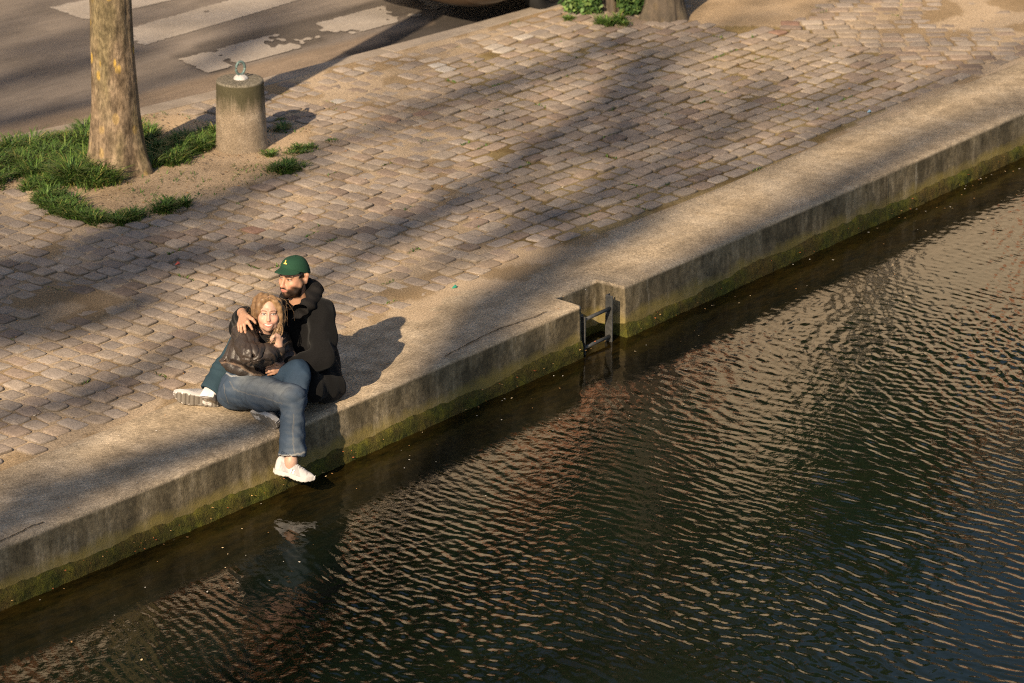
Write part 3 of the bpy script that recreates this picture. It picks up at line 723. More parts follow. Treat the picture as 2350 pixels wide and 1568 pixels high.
# ------------------------------------------------------------------ grass, weeds, ivy, litter
def blades(xy, z0, h, g, lean=0.5, w=0.0045, cols=None):
    n = len(xy); a = g.random(n)*6.283 if cols is None else cols; dx, dy = np.cos(a), np.sin(a); l = h*lean*(0.3+g.random(n))
    px, py = -dy, dx; ww = w*(0.7+0.6*g.random(n)); V = np.zeros((n, 8, 3))
    for i, (t, q) in enumerate(((0, 1.0), (0.4, 0.9), (0.75, 0.6), (1.0, 0.06))):
        cx = xy[:, 0] + dx*l*t**2; cy = xy[:, 1] + dy*l*t**2; cz = z0 + h*(t - 0.35*lean*t**3)
        for j, s in enumerate((-1, 1)):
            V[:, i*2+j] = np.stack([cx + s*px*ww*q, cy + s*py*ww*q, cz], 1)
    F = np.array([(0, 1, 3, 2), (2, 3, 5, 4), (4, 5, 7, 6)])[None] + (np.arange(n)*8)[:, None, None]
    pal = np.array([(0.055, 0.11, 0.018), (0.085, 0.15, 0.025), (0.12, 0.185, 0.035), (0.035, 0.08, 0.016), (0.23, 0.22, 0.06)])
    c = pal[g.choice(5, n, p=[.32, .24, .14, .22, .08])]*(0.65+0.45*g.random((n, 1)))
    C = np.repeat(c[:, None, :], 8, 1); C[:, 6:] *= 1.2; C[:, :2] *= 0.8
    return V.reshape(-1, 3), F.reshape(-1, 4), C.reshape(-1, 3)
def scatter(poly, dens, g):
    us, vs = [p[0] for p in poly], [p[1] for p in poly]
    cs = np.array([P(u, v)[:2] for u, v in poly]); lo, hi = cs.min(0), cs.max(0)
    n = int((hi[0]-lo[0])*(hi[1]-lo[1])*dens); xy = lo + (hi-lo)*g.random((n, 2)); u, v = proj(xy[:, 0], xy[:, 1], 0*xy[:, 0])
    return xy[inpoly(u, v, poly)]
def ell(u, v, ru, rv, n=10): return [(u+ru*math.cos(6.283*k/n), v+rv*math.sin(6.283*k/n)) for k in range(n)]
def grass():
    g = np.random.default_rng(3); L = []
    specs = [([(-80, 366), (0, 350), (90, 322), (205, 290), (212, 350), (150, 380), (120, 415), (60, 425), (0, 432), (-80, 440)], 8500, .075, .165, .95),
             ([(150, 385), (205, 365), (255, 405), (262, 434), (230, 442), (180, 440), (140, 420)], 9000, .15, .24, .9),
             ([(62, 425), (110, 412), (130, 445), (180, 475), (235, 503), (330, 493), (400, 468), (428, 474), (400, 486), (330, 502), (245, 519), (180, 508), (110, 483), (70, 455)], 6000, .05, .12, .9),
             ([(326, 305), (345, 300), (352, 345), (420, 318), (500, 300), (503, 342), (440, 352), (400, 378), (345, 388), (326, 350)], 4800, .06, .14, .9),
             (ell(662, 386, 36, 13), 4200, .06, .12, .9), (ell(618, 358, 24, 7), 2600, .04, .08, .8), (ell(690, 347, 28, 9), 3000, .04, .09, .8),
             (ell(753, 327, 16, 5), 3000, .03, .07, .8), (ell(647, 297, 18, 7), 3000, .04, .08, .8), (ell(645, 276, 12, 5), 2500, .03, .06, .8),
             (ell(405, 472, 30, 9), 4500, .06, .12, .9), (ell(318, 292, 16, 8), 3000, .05, .1, .9), (ell(440, 345, 20, 8), 2500, .03, .08, .8),
             (ell(1400, 52, 30, 9), 3500, .05, .12, .9), (ell(1440, 60, 26, 6), 3000, .04, .08, .9), (ell(1305, 44, 14, 5), 3000, .05, .1, .9)]
    for poly, dens, h0, h1, pr in specs:
        cen = scatter(poly, dens*(0.0085 if h1 > .16 else 0.036), g)
        if not len(cen): cen = np.array([P(np.mean([p[0] for p in poly]), np.mean([p[1] for p in poly]))[:2]])
        for c in cen:
            k = int(g.integers(70, 190)); R_ = (0.05 + 0.08*g.random())*(1 if h1 > .16 else .6); big = 0.6 + 0.8*g.random()
            off = g.normal(size=(k, 2))*R_*0.6; xy = c + off; u, v = proj(xy[:, 0], xy[:, 1], 0*xy[:, 0])
            q = np.hypot(off[:, 0], off[:, 1])/R_; h = (h0 + (h1-h0)*g.random(k))*big*np.clip(1.1-0.45*q, .35, 1.1)
            L.append(blades(xy, -0.01+0*q, h, g, 0.9, 0.0046, np.arctan2(off[:, 1], off[:, 0]) + g.normal(size=k)*0.7))
    xy = scatter([(q[0], q[1]) for q in DIRT], 420, g); m = np.array([mnoise.noise((a*2.2, b*2.2, 12)) for a, b in xy]); xy = xy[m > 0.02]
    L.append(blades(xy, -0.004+0*xy[:, 0], 0.015 + 0.045*g.random(len(xy))**2, g, 1.0, 0.004))
    V, F, C, n = [], [], [], 0
    for v, f, c in L: V.append(v); F.append(f+n); C.append(c); n += len(v)
    tag(mesh_obj('grass', np.concatenate(V), np.concatenate(F), M['grass'], col=np.concatenate(C)), kind='stuff')
    # sprigs in the joints
    cx, cy, sx, sy, rot, u, v = STONES; L = []
    pr = 0.045 + 0.16*(inpoly(u, v, [(1320, 500), (1500, 380), (1760, 330), (1760, 400), (1480, 520), (1360, 545)])) + 0.22*inpoly(u, v, [(420, 520), (560, 420), (740, 300), (760, 340), (600, 450), (470, 500)]) \
        + 0.16*inpoly(u, v, [(1270, 90), (1700, 60), (1660, 130), (1250, 150)]) + 0.12*inpoly(u, v, [(1250, 500), (1700, 100), (2100, 200), (1500, 500)])*0.6
    idx = np.where(g.random(len(cx)) < pr)[0]; pts, hs = [], []
    for i in idx:
        k = g.integers(4, 22); side = g.random() < 0.5; q = (g.random(k)-0.5)*0.8
        s = 1 if g.random() < .5 else -1
        pts.append(np.stack([cx[i] + (q*sx[i] if side else s*sx[i]/2) + g.normal(size=k)*0.005, cy[i] + (s*sy[i]/2 if side else q*sy[i]) + g.normal(size=k)*0.005], 1)); hs.append(0.012+0.028*g.random(k))
    pts, hs = np.concatenate(pts), np.concatenate(hs)
    V, F, C = blades(pts, -0.012+0*hs, hs, g, 1.0, 0.0042)
    tag(mesh_obj('joint_weeds', V, F, M['grass'], col=C*1.1), kind='stuff')
grass()

def leaves(n, centre, rad, size, g, shell=0.55):
    d = g.normal(size=(n, 3)); d /= np.linalg.norm(d, axis=1)[:, None]
    lump = 1 + 0.28*noisef(d*1.0, 4.5, int(g.integers(1, 99)))
    rr = (shell + (1-shell)*g.random(n))*lump
    c = np.array(centre) + d*rr[:, None]*np.array(rad)
    nrm = d*0.6 + g.normal(size=(n, 3))*0.6 + np.array([0, 0, .4]); nrm /= np.linalg.norm(nrm, axis=1)[:, None]
    a = np.cross(nrm, g.normal(size=(n, 3))); a /= np.linalg.norm(a, axis=1)[:, None]; b = np.cross(nrm, a)
    s = size*(0.6+0.8*g.random(n))[:, None]
    V = np.stack([c - a*s, c - b*s*0.55 + nrm*s*.12, c + a*s, c + b*s*0.55 + nrm*s*.12], 1)
    F = np.arange(n*4).reshape(n, 4)
    pal = np.array([(0.045, 0.095, 0.02), (0.07, 0.13, 0.03), (0.03, 0.07, 0.018), (0.11, 0.17, 0.04)])
    C = pal[g.choice(4, n)]*(0.8+0.4*g.random((n, 1)))
    return V.reshape(-1, 3), F, np.repeat(C[:, None], 4, 1).reshape(-1, 3)
def bush(label, u, v, rpx, h, seed):
    g = np.random.default_rng(seed); f = P(u, v, 0); t = thing('ivy_bush', f, label, 'bush', 'ivy bushes by the tree trunks')
    Vs, Fs, Cs, n = [], [], [], 0
    for k in range(7):
        a = g.random()*6.283; q = rpx*0.55*g.random()
        c = (f[0]+q*math.cos(a), f[1]+q*math.sin(a), h*(0.25+0.5*g.random()))
        V, F, C = leaves(700, c, (rpx*0.6, rpx*0.6, h*0.45), 0.026, g); Vs.append(V); Fs.append(F+n); Cs.append(C); n += len(V)
    V = np.concatenate(Vs); V[:, 2] = np.maximum(V[:, 2], -0.005)
    mesh_obj('foliage', V, np.concatenate(Fs), M['grass'], t, np.concatenate(Cs), smooth=False)
    b = MB(); gg = random.Random(seed)
    for k in range(7): branchy(b, gg, f, (gg.uniform(-.6, .6), gg.uniform(-.6, .6), 1), 0.012, h*0.9, 1)
    b.build('stem', M['twig'], t)
bush('rounded ivy bush at the top edge, left of the slim dark trunk', 1343, 24, 0.20, 0.42, 4)
bush('dark ivy bush at the top edge, between the slim trunk and the thick grey trunk', 1446, 28, 0.17, 0.40, 6)

def litter():
    g = np.random.default_rng(9); cx, cy, sx, sy, rot, u, v = STONES
    def flat(xy, z, size, pal, name, kind='stuff', mat='leaf'):
        n = len(xy); a = g.random(n)*6.283; s = size*(0.5+g.random(n)); V = np.zeros((n, 4, 3))
        for k in range(4):
            b = a + k*1.5708; q = s*(1 if k % 2 else 0.55)
            V[:, k] = np.stack([xy[:, 0]+q*np.cos(b), xy[:, 1]+q*np.sin(b), z + 0.35*s*g.random(n)], 1)
        C = np.array(pal)[g.choice(len(pal), n)]*(0.8+0.4*g.random((n, 1)))
        tag(mesh_obj(name, V.reshape(-1, 3), np.arange(n*4).reshape(n, 4), M[mat], col=np.repeat(C[:, None], 4, 1).reshape(-1, 3), smooth=False), kind=kind)
    i = g.choice(len(cx), 1100); s = np.where(g.random(1100) < .5, 1, -1); side = g.random(1100) < .5; q = g.random(1100)-.5
    xy = np.stack([cx[i] + np.where(side, q*sx[i], s*sx[i]/2), cy[i] + np.where(side, s*sy[i]/2, q*sy[i])], 1)
    flat(xy, 0.0, 0.009, [(0.42, 0.20, 0.06), (0.50, 0.28, 0.11), (0.36, 0.26, 0.14), (0.55, 0.47, 0.36)], 'fallen_leaves')
    xy = scatter([(q[0], q[1]) for q in DIRT], 150, g); flat(xy, 0.006, 0.011, [(0.30, 0.17, 0.07), (0.16, 0.11, 0.07), (0.42, 0.33, 0.22), (0.10, 0.08, 0.06)], 'leaf_crumbs_on_soil')
    n = 170; x = g.random(n)*14 - 4; d = g.random(n)**1.8*1.1 + 0.06; xy = np.stack([x, front_y(x)-d], 1)
    flat(xy, WATER_Z+0.004, 0.0075, [(0.60, 0.45, 0.26), (0.55, 0.50, 0.42), (0.45, 0.25, 0.10)], 'floating_debris')
    n = 110; x = g.random(n)*14 - 4; xy = np.stack([x, front_y(x)-0.035-0.01*g.random(n)], 1); z = -0.27-0.09*g.random(n)
    flat(xy, z, 0.008, [(0.55, 0.16, 0.05), (0.40, 0.12, 0.05), (0.50, 0.30, 0.12)], 'leaves_on_moss')
    n = 150; x = g.random(n)*15-5; f = g.random(n); xy = np.stack([x, front_y(x)+0.04+f*0.75], 1)
    flat(xy, 0.006, 0.006, [(0.42, 0.20, 0.06), (0.6, 0.55, 0.48), (0.3, 0.2, 0.1)], 'crumbs_on_coping')
    # two scraps one can point at
    def scrap(u, v, col, label, cat, size):
        p = P(u, v, 0.004); b = MB(); V = []
        for k in range(7):
            a = k*0.9; V.append((p[0]+size*math.cos(a)*(1+.3*math.sin(3*a)), p[1]+size*math.sin(a)*0.7, p[2]+0.008+0.008*math.sin(2*a)))
        b.add(V + [(x, y, z-0.006) for x, y, z in V], [tuple(range(7)), tuple(range(7, 14))[::-1]] + [(k, (k+1) % 7, 7+(k+1) % 7, 7+k) for k in range(7)])
        o = b.build(cat.replace(' ', '_'), simple('scrap_'+cat.replace(' ', '_'), col, 0.5, 40, 0.1, 0.0), smooth=False); tag(o, label, cat)
    scrap(1044, 660, (0.02, 0.22, 0.15), 'small green glass shard lying on the sandy cobbles beside the coping', 'glass shard', 0.02)
    scrap(1995, 257, (0.30, 0.50, 0.66), 'small pale blue paper scrap on the cobbles at the right', 'paper scrap', 0.02)
    scrap(408, 606, (0.70, 0.12, 0.08), 'tiny red plastic scrap on the cobbles below the grass edge', 'plastic scrap', 0.018)
    # white pebbles on the coping
litter()

# ------------------------------------------------------------------ the parked car whose corner shows at the top edge
def car():
    c = P(1105, 38, 0.10); y0 = c[1] - 0.02; x0 = c[0] - 0.02; L, Wd = 4.1, 1.72
    t = thing('parked_car', (x0+L/2, y0+Wd/2, -0.1), 'dark brown parked car at the top edge, only its rounded lower corner in view', 'car')
    def body():
        st = [0, .02, .06, .14, .3, .6, 1.0, 1.5, 2.2, 3.0, 3.5, 3.8, 3.96, 4.06, 4.1]; V = []; n = 28
        for s in st:
            e = min(s, L-s); q = min(1, max(0, e/0.42)); rnd = math.sqrt(max(0, 1-(1-q)**2)); hw = Wd/2*(0.72+0.28*rnd)
            zb = 0.19 + 0.08*(1-rnd); zt = 0.62 + 0.30*min(1, e/0.5)**0.7 if s > .01 else 0.60
            for k in range(n):
                a = 2*math.pi*k/n; cx_, sz_ = math.cos(a), math.sin(a)
                V.append((x0+s, y0+Wd/2 + hw*math.copysign(abs(cx_)**0.35, cx_), -0.1 + (zb+zt)/2 + (zt-zb)/2*math.copysign(abs(sz_)**0.5, sz_)))
        F = [(i*n+k, i*n+(k+1) % n, (i+1)*n+(k+1) % n, (i+1)*n+k) for i in range(len(st)-1) for k in range(n)] + [tuple(range(n))[::-1], tuple(range((len(st)-1)*n, len(st)*n))]
        mesh_obj('body', V, F, M['carpaint'], t)
        b = MB(); prof = [(0.9, 0.88), (1.45, 1.42), (2.9, 1.46), (3.75, 0.9)]; V = []
        for s, z in prof:
            w = Wd/2*(0.9 if z < 1 else 0.74)
            V += [(x0+s, y0+Wd/2-w, z-.1), (x0+s, y0+Wd/2+w, z-.1)]
        b.add(V, [(0, 1, 3, 2), (2, 3, 5, 4), (4, 5, 7, 6), (0, 2, 4, 6), (1, 7, 5, 3)]); b.build('cabin_glass', M['glass'], t, smooth=False)
        b = MB(); b.box((x0+2.17, y0+Wd/2, 1.365), (1.42, Wd*0.75, 0.03)); bevel(b.build('roof', M['carpaint'], t, smooth=False), 0.012)
    body()
    for s in (1.05, 3.3):
        for yy in (y0+0.09, y0+Wd-0.09):
            b = MB(); V = []; prof = [(0.19, -.09), (0.27, -.095), (0.305, -.07), (0.305, .07), (0.27, .095), (0.19, .09)]
            for r, o in prof:
                for k in range(32): V.append((x0+s+r*math.cos(k*math.pi/16), yy+o, 0.205+r*math.sin(k*math.pi/16)))
            b.add(V, [(i*32+k, i*32+(k+1) % 32, ((i+1) % 6)*32+(k+1) % 32, ((i+1) % 6)*32+k) for i in range(6) for k in range(32)])
            w = b.build('wheel', M['rubber'], t)
            b = MB(); V = [(x0+s+0.188*math.cos(k*math.pi/16), yy+o, 0.205+0.188*math.sin(k*math.pi/16)) for o in (-.06, .06) for k in range(32)]
            b.add(V, [tuple(range(32))[::-1], tuple(range(32, 64))] + [(k, (k+1) % 32, 32+(k+1) % 32, 32+k) for k in range(32)]); b.build('rim', M['alloy'], w, root=t)
    for yy in (y0+0.3, y0+Wd-0.3):
        b = MB(); b.box((x0+0.035, yy, 0.50), (0.05, 0.28, 0.12)); bevel(b.build('headlight', M['lamp'], t, smooth=False), 0.02)
car()

# ------------------------------------------------------------------ houses across the road: outside the frame, seen only in the water
def house(r0, r1, F1, hw, hb, hr, label, seed, roofmat):
    g = random.Random(seed); base = toworld((r0+r1)/2, F1, 0)
    t = thing('town_house', base, label, 'house', 'houses across the road')
    def box(b, ra, rb, fa, fb, za, zb):
        V = [toworld(r, f, z) for r in (ra, rb) for f in (fa, fb) for z in (za, zb)]
        b.add(V, [(0, 1, 3, 2), (4, 6, 7, 5), (0, 4, 5, 1), (2, 3, 7, 6), (0, 2, 6, 4), (1, 5, 7, 3)])
    b = MB(); box(b, r0, r1, F1, F1+9, -0.2, hw); b.build('wall', M['render'], t, smooth=False)
    b = MB(); box(b, r0-.02, r1+.02, F1-.04, F1+9.05, hw, hb); b.build('brick_storey', M['brick'], t, smooth=False)
    b = MB(); box(b, r0-.1, r1+.1, F1-.3, F1-.045, hb-.12, hb+.05); b.build('cornice', M['render'], t, smooth=False)
    b = MB(); V = [toworld(*q) for q in ((r0, F1-.1, hb+.05), (r1, F1-.1, hb+.05), (r1, F1+9.1, hb+.05), (r0, F1+9.1, hb+.05), (r0, F1+1.2, hr), (r1, F1+1.2, hr), (r1, F1+8, hr), (r0, F1+8, hr))]
    b.add(V, [(3, 2, 1, 0), (4, 5, 6, 7), (0, 1, 5, 4), (1, 2, 6, 5), (2, 3, 7, 6), (3, 0, 4, 7)]); rf = b.build('roof', M[roofmat], t, smooth=False)
    b = MB(); box(b, r0+.8, r0+1.9, F1+3, F1+3.6, hr-.3, hr+1.0); b.build('chimney', M['brick'], rf, smooth=False, root=t)
    n = max(2, int((r1-r0)/2.1)); zs = [z for z in (1.0, 4.1, 7.2, 10.3) if z + 2.0 < hw]
    for z in zs:
        for i in range(n):
            if z > 7 and (i*5+seed) % 3: continue
            c = r0 + (r1-r0)*(i+0.5)/n
            b = MB(); box(b, c-.48, c+.48, F1-.03, F1-.002, z, z+1.9); w = b.build('window', M['glass'], t, smooth=False)
            b = MB(); box(b, c-.60, c-.485, F1-.06, F1-.004, z-.1, z+2.0); box(b, c+.485, c+.60, F1-.06, F1-.004, z-.1, z+2.0); b.build('frame', M['shutter'], w, smooth=False, root=t)
    for i in range(n):
        c = r0 + (r1-r0)*(i+0.5)/n; z = hw+0.25
        b = MB(); box(b, c-.45, c+.45, F1-.08, F1-.042, z, min(z+1.6, hb-.2)); b.build('window', M['glass'], t, smooth=False)
    for k in range(3):                                    # patches of salmon render
        c = g.uniform(r0+.6, r1-1.6); z = hw - g.uniform(1.2, 4)
        b = MB(); box(b, c, c+g.uniform(.6, 1.3), F1-.012, F1-.003, z, min(hw-.05, z+g.uniform(.5, 1.8))); b.build('render_patch', M['salmon'], t, smooth=False)
F_H = 48.0
house(-30, -15.0, F_H, 15.4, 17.0, 20.5, 'tall pale house at the left end of the row, mirrored in the water', 1, 'zinc')
house(-15.0, -6.3, F_H+.2, 15.0, 16.8, 20.2, 'pale house second from the left in the row across the road', 2, 'brick')
house(-6.3, -0.4, F_H, 13.6, 15.2, 18.4, 'pale house with brick top storey in the middle of the row across the road', 3, 'zinc')
house(-0.4, 4.6, F_H+.15, 11.8, 13.4, 15.8, 'narrow pale house right of the middle of the row across the road', 4, 'brick')
house(4.6, 11.5, F_H, 10.5, 12.2, 14.0, 'low pale house second from the right in the row across the road', 5, 'zinc')
house(11.5, 26, F_H+.2, 10.0, 11.4, 13.2, 'low wide house at the right end of the row across the road', 6, 'brick')

def dark_tree(label, r, F, z0, z1, wd, seed):  # unseen trees, added so their crowns darken the water's reflection
    base = toworld(r, F, 0); t = thing('added_tree', base, label, 'tree', 'added dark trees before the houses'); g = np.random.default_rng(seed)
    mid = Vector(base) + Vector((0.2, 0.1, z0*0.6)); top = Vector(toworld(r+0.1, F, (z0+z1)/2))
    V, F_ = trunk_mesh([Vector(base)-Vector((0, 0, .2)), mid, top], [0.24, 0.19, 0.12], 50, 20, seed, 0.06); mesh_obj('trunk', V, F_, M['shadedbark'], t)
    Vs, Fs, Cs, n = [], [], [], 0
    for k in range(16):
        d = g.normal(size=3); d /= np.linalg.norm(d); c = toworld(r + d[0]*wd*.6, F + d[1]*wd*.12, (z0+z1)/2 + d[2]*(z1-z0)*.32)
        V, Fq, C = leaves(420, c, (wd*.42, wd*.2, (z1-z0)*.2), 0.16, g, 0.3); Vs.append(V); Fs.append(Fq+n); Cs.append(C*0.55); n += len(V)
    mesh_obj('crown', np.concatenate(Vs), np.concatenate(Fs), M['grass'], t, np.concatenate(Cs), smooth=False)
dark_tree('tallest added dark leafy tree at the left end before the pale houses', -11.5, 46.6, 15.3, 20.8, 2.6, 71)
dark_tree('added dark leafy tree second from the left before the pale houses', -6.6, 46.7, 14.8, 19.9, 2.4, 72)
dark_tree('added dark leafy tree in the middle of the row before the pale houses', -2.2, 46.6, 12.5, 18.6, 2.7, 73)
dark_tree('added dark leafy tree right of the middle before the pale houses', 1.8, 46.7, 11.5, 17.0, 2.4, 74)
dark_tree('smallest added dark leafy tree at the right before the low houses', 5.2, 46.6, 10.3, 14.6, 1.7, 75)

# ------------------------------------------------------------------ bare trees on the quay behind the viewer: their limbs throw the dappled shade
def shade_tree(label, foot, fork, targets, seed, extra):
    t = thing('bare_plane_tree', foot, label, 'tree', 'bare plane trees behind the viewer')
    fk = Vector(fork); f = Vector(foot)
    V, F = trunk_mesh([f, f*0.5+fk*0.5+Vector((.3, .1, 0)), fk], [0.55, 0.46, 0.36], 60, 24, seed, 0.08)
    mesh_obj('trunk', V, F, M['bark'], t)
    b = MB(); g = random.Random(seed)
    def ok(q):
        for z in (0.1, 0.5, 0.9):
            k = (q.z - z)/SUNV[2]; x, y = q.x - SUNV[0]*k, q.y - SUNV[1]*k; u, v = proj(x, y, z)
            if 380 < u < 810 and 560 < v < 1130: return False
        return True
    for pts, dist, rad in targets:
        L = [Vector(P(u, v, 0)) + Vector(SUNV)*dist for u, v in pts]
        mid = (fk + L[0])*0.5 + Vector((0, 0, 1.0))
        n = len(L); b.tube([fk, mid] + L, [rad*1.5, rad*1.3] + [rad*(1-0.25*i/n)*g.uniform(0.45, 1.3) for i in range(n)], 8)
        for q in L:
            for _ in range(extra):
                d = Vector((g.uniform(-1, 1), g.uniform(-1, 1), g.uniform(-.4, .8))); branchy(b, g, q, d, rad*g.uniform(.18, .42), g.uniform(1.2, 3.0), 1, ok)
    b.build('crown', M['twig'], t)
T1 = [([(-250, 1320), (-60, 1240), (90, 1150), (300, 1075), (470, 1020), (640, 962), (690, 945)], 38, 0.20),
      ([(-300, 1180), (-60, 1290), (120, 1250), (330, 1140)], 36, 0.11),
      ([(-250, 1780), (350, 1600), (720, 1300), (930, 960), (1020, 830), (1110, 745), (1200, 670), (1290, 600), (1370, 555), (1480, 500)], 36, 0.25),
      ([(-250, 1830), (420, 1640), (800, 1300), (960, 900), (1080, 700), (1190, 625), (1300, 575)], 40, 0.14),
      ([(-250, 1010), (200, 905), (420, 800), (560, 735), (700, 655), (880, 565), (1050, 450), (1230, 350), (1400, 225), (1520, 110)], 40, 0.14),
      ([(-250, 770), (0, 690), (160, 660), (330, 610), (480, 570)], 40, 0.27), ([(-250, 640), (60, 770), (210, 740), (330, 690)], 42, 0.22), ([(-250, 600), (0, 600), (200, 580), (420, 520)], 44, 0.16)]
T2 = [([(-250, 720), (200, 560), (620, 420), (760, 330), (890, 275), (1080, 213), (1250, 165), (1420, 90)], 46, 0.17),
      ([(-250, 1020), (200, 915), (420, 805), (560, 725), (800, 690), (1000, 620), (1150, 545), (1400, 430), (1600, 340), (1800, 262), (2000, 200)], 48, 0.15),
      ([(-250, 800), (300, 640), (800, 540), (1200, 440), (1380, 330), (1480, 220), (1560, 140), (1640, 60)], 45, 0.15),
      ([(-250, 1900), (600, 1500), (1100, 800), (1500, 440), (1700, 400), (1900, 300), (2150, 200), (2400, 90)], 50, 0.13),
      ([(-300, 240), (-60, 185), (120, 140), (300, 100)], 46, 0.20), ([(-300, 330), (0, 262), (200, 215), (420, 150), (600, 60)], 46, 0.17),
      ([(-250, 180), (60, 90), (300, 20)], 48, 0.17), ([(-250, 1950), (700, 1600), (1300, 900), (1650, 560), (1850, 470), (2100, 330), (2380, 215)], 50, 0.20)]
shade_tree('large bare plane tree on the quay behind the viewer, nearer the footbridge', (-28.5, 4.0, 0), (-27.5, 0.5, 11.0), T1, 5, 1)
shade_tree('large bare plane tree on the quay behind the viewer, farther upstream', (-38.0, 4.2, 0), (-36.5, 0.0, 13.0), T2, 6, 1)

# ------------------------------------------------------------------ people: signed distance fields turned into one skin each
class Field:
    """a distance field on a grid in (right, forward, up); smooth unions; surface nets"""
    def __init__(s, lo, hi, h):
        s.lo = np.array(lo, float); s.h = h; s.n = np.ceil((np.array(hi)-s.lo)/h).astype(int)+1
        s.f = np.full(s.n, 0.08, np.float32)
    def block(s, lo, hi):
        a = np.clip(np.floor((np.array(lo)-s.lo)/s.h).astype(int), 0, s.n-1); b = np.clip(np.ceil((np.array(hi)-s.lo)/s.h).astype(int)+1, 1, s.n)
        if np.any(b <= a): return None, None
        ax = [(s.lo[i] + s.h*np.arange(a[i], b[i])).astype(np.float32) for i in range(3)]
        G = np.stack(np.meshgrid(*ax, indexing='ij'), -1); return tuple(slice(a[i], b[i]) for i in range(3)), G
    def put(s, fn, lo, hi, k=0.02, sub=False):
        sl, G = s.block(np.array(lo)-0.075-k, np.array(hi)+0.075+k)
        if sl is None: return s
        d = fn(G).astype(np.float32); o = s.f[sl]
        if sub:
            d = -d; t = np.clip(0.5 - 0.5*(o-d)/k, 0, 1); s.f[sl] = o*(1-t) + d*t + k*t*(1-t)
        else:
            t = np.clip(0.5 + 0.5*(o-d)/k, 0, 1); s.f[sl] = o*(1-t) + d*t - k*t*(1-t)
        return s
    def cap(s, A, B, ra, rb=None, k=0.02, sub=False, wr=None):
        A, B = np.array(A, float), np.array(B, float); rb = ra if rb is None else rb
        def fn(G):
            d, t = segdist(G, A, B); d = d - (ra + (rb-ra)*t)
            if wr is not None: d = d + wr(G, t, A, B)
            return d
        m = max(ra, rb); return s.put(fn, np.minimum(A, B)-m, np.maximum(A, B)+m, k, sub)
    def chain(s, pts, rads, k=0.02, sub=False, wr=None):
        for i in range(len(pts)-1): s.cap(pts[i], pts[i+1], rads[i], rads[i+1], k, sub, wr)
        return s
    def ell(s, C, rad, k=0.02, sub=False, rot=None, wr=None):
        C = np.array(C, float); rad = np.array(rad, np.float32); Rm = np.eye(3) if rot is None else np.array(rot)
        def fn(G):
            q = (G-C) @ Rm; k0 = np.linalg.norm(q/rad, axis=-1); k1 = np.linalg.norm(q/rad**2, axis=-1)
            d = k0*(k0-1)/np.maximum(k1, 1e-6)
            if wr is not None: d = d + wr(G, None, None, None)
            return d
        e = float(rad.max()); return s.put(fn, C-e, C+e, k, sub)
    def cut(s, fn):                                       # keep only where fn < 0
        sl, G = s.block(s.lo, s.lo+s.h*s.n); s.f = np.maximum(s.f, fn(G).astype(np.float32)); return s
    def disp(s, fn):
        m = np.abs(s.f) < 0.05; idx = np.argwhere(m); Pn = s.lo + idx*s.h; s.f[m] += fn(Pn).astype(np.float32); return s
    def mesh(s):
        f = s.f; ins = f < 0; nx, ny, nz = f.shape
        cnt = np.zeros((nx-1, ny-1, nz-1), np.int8)
        for i in (0, 1):
            for j in (0, 1):
                for k in (0, 1): cnt += ins[i:nx-1+i, j:ny-1+j, k:nz-1+k]
        act = (cnt > 0) & (cnt < 8); idx = np.argwhere(act); vid = np.full(act.shape, -1, np.int32); vid[act] = np.arange(len(idx))
        acc = np.zeros((len(idx), 3)); num = np.zeros(len(idx)); c = {}
        for i in (0, 1):
            for j in (0, 1):
                for k in (0, 1): c[i, j, k] = f[idx[:, 0]+i, idx[:, 1]+j, idx[:, 2]+k]
        for a in c:
            for ax in range(3):
                if a[ax]: continue
                b = list(a); b[ax] = 1; b = tuple(b); fa, fb = c[a], c[b]; m = (fa < 0) != (fb < 0)
                t = np.where(m, fa/np.where(m, fa-fb, 1), 0); p = np.tile(np.array(a, float), (len(idx), 1)); p[:, ax] += t
                acc[m] += p[m]; num[m] += 1
        V = s.lo + s.h*(idx + acc/np.maximum(num, 1)[:, None]); Q = []
        for ax in range(3):
            o = [(1, 2), (2, 0), (0, 1)][ax]; sl0 = [slice(None)]*3; sl1 = [slice(None)]*3; sl0[ax] = slice(0, -1); sl1[ax] = slice(1, None)
            A, B = ins[tuple(sl0)], ins[tuple(sl1)]; e = np.argwhere(A != B)
            e = e[(e[:, o[0]] > 0) & (e[:, o[1]] > 0) & (e[:, o[0]] < f.shape[o[0]]-1) & (e[:, o[1]] < f.shape[o[1]]-1)]
            if not len(e): continue
            d0 = np.zeros(3, int); d0[o[0]] = 1; d1 = np.zeros(3, int); d1[o[1]] = 1
            q = np.stack([vid[tuple((e-d0-d1).T)], vid[tuple((e-d1).T)], vid[tuple(e.T)], vid[tuple((e-d0).T)]], 1)
            fl = ~A[tuple(e.T)]; q[fl] = q[fl][:, ::-1]; Q.append(q)
        Q = np.concatenate(Q); return V, Q[(Q >= 0).all(1)]
    def build(s, name, mat, parent, colfn=None, root=None, smooth_it=0):
        V, Q = s.mesh()
        for _ in range(smooth_it):
            acc = np.zeros_like(V); n = np.zeros(len(V))
            for a, b in ((0, 1), (1, 2), (2, 3), (3, 0)):
                np.add.at(acc, Q[:, a], V[Q[:, b]]); np.add.at(n, Q[:, a], 1); np.add.at(acc, Q[:, b], V[Q[:, a]]); np.add.at(n, Q[:, b], 1)
            V = 0.5*V + 0.5*acc/np.maximum(n, 1)[:, None]
        return mesh_obj(name, towa(V), Q, mat, parent, None if colfn is None else colfn(V), True, root)
def frame(fwd, up):
    """columns: side (x), face (y), top (z)"""
    y = np.array(fwd, float); y /= np.linalg.norm(y); z = np.array(up, float); z -= y*(z @ y); z /= np.linalg.norm(z)
    return np.stack([np.cross(y, z), y, z], 1)
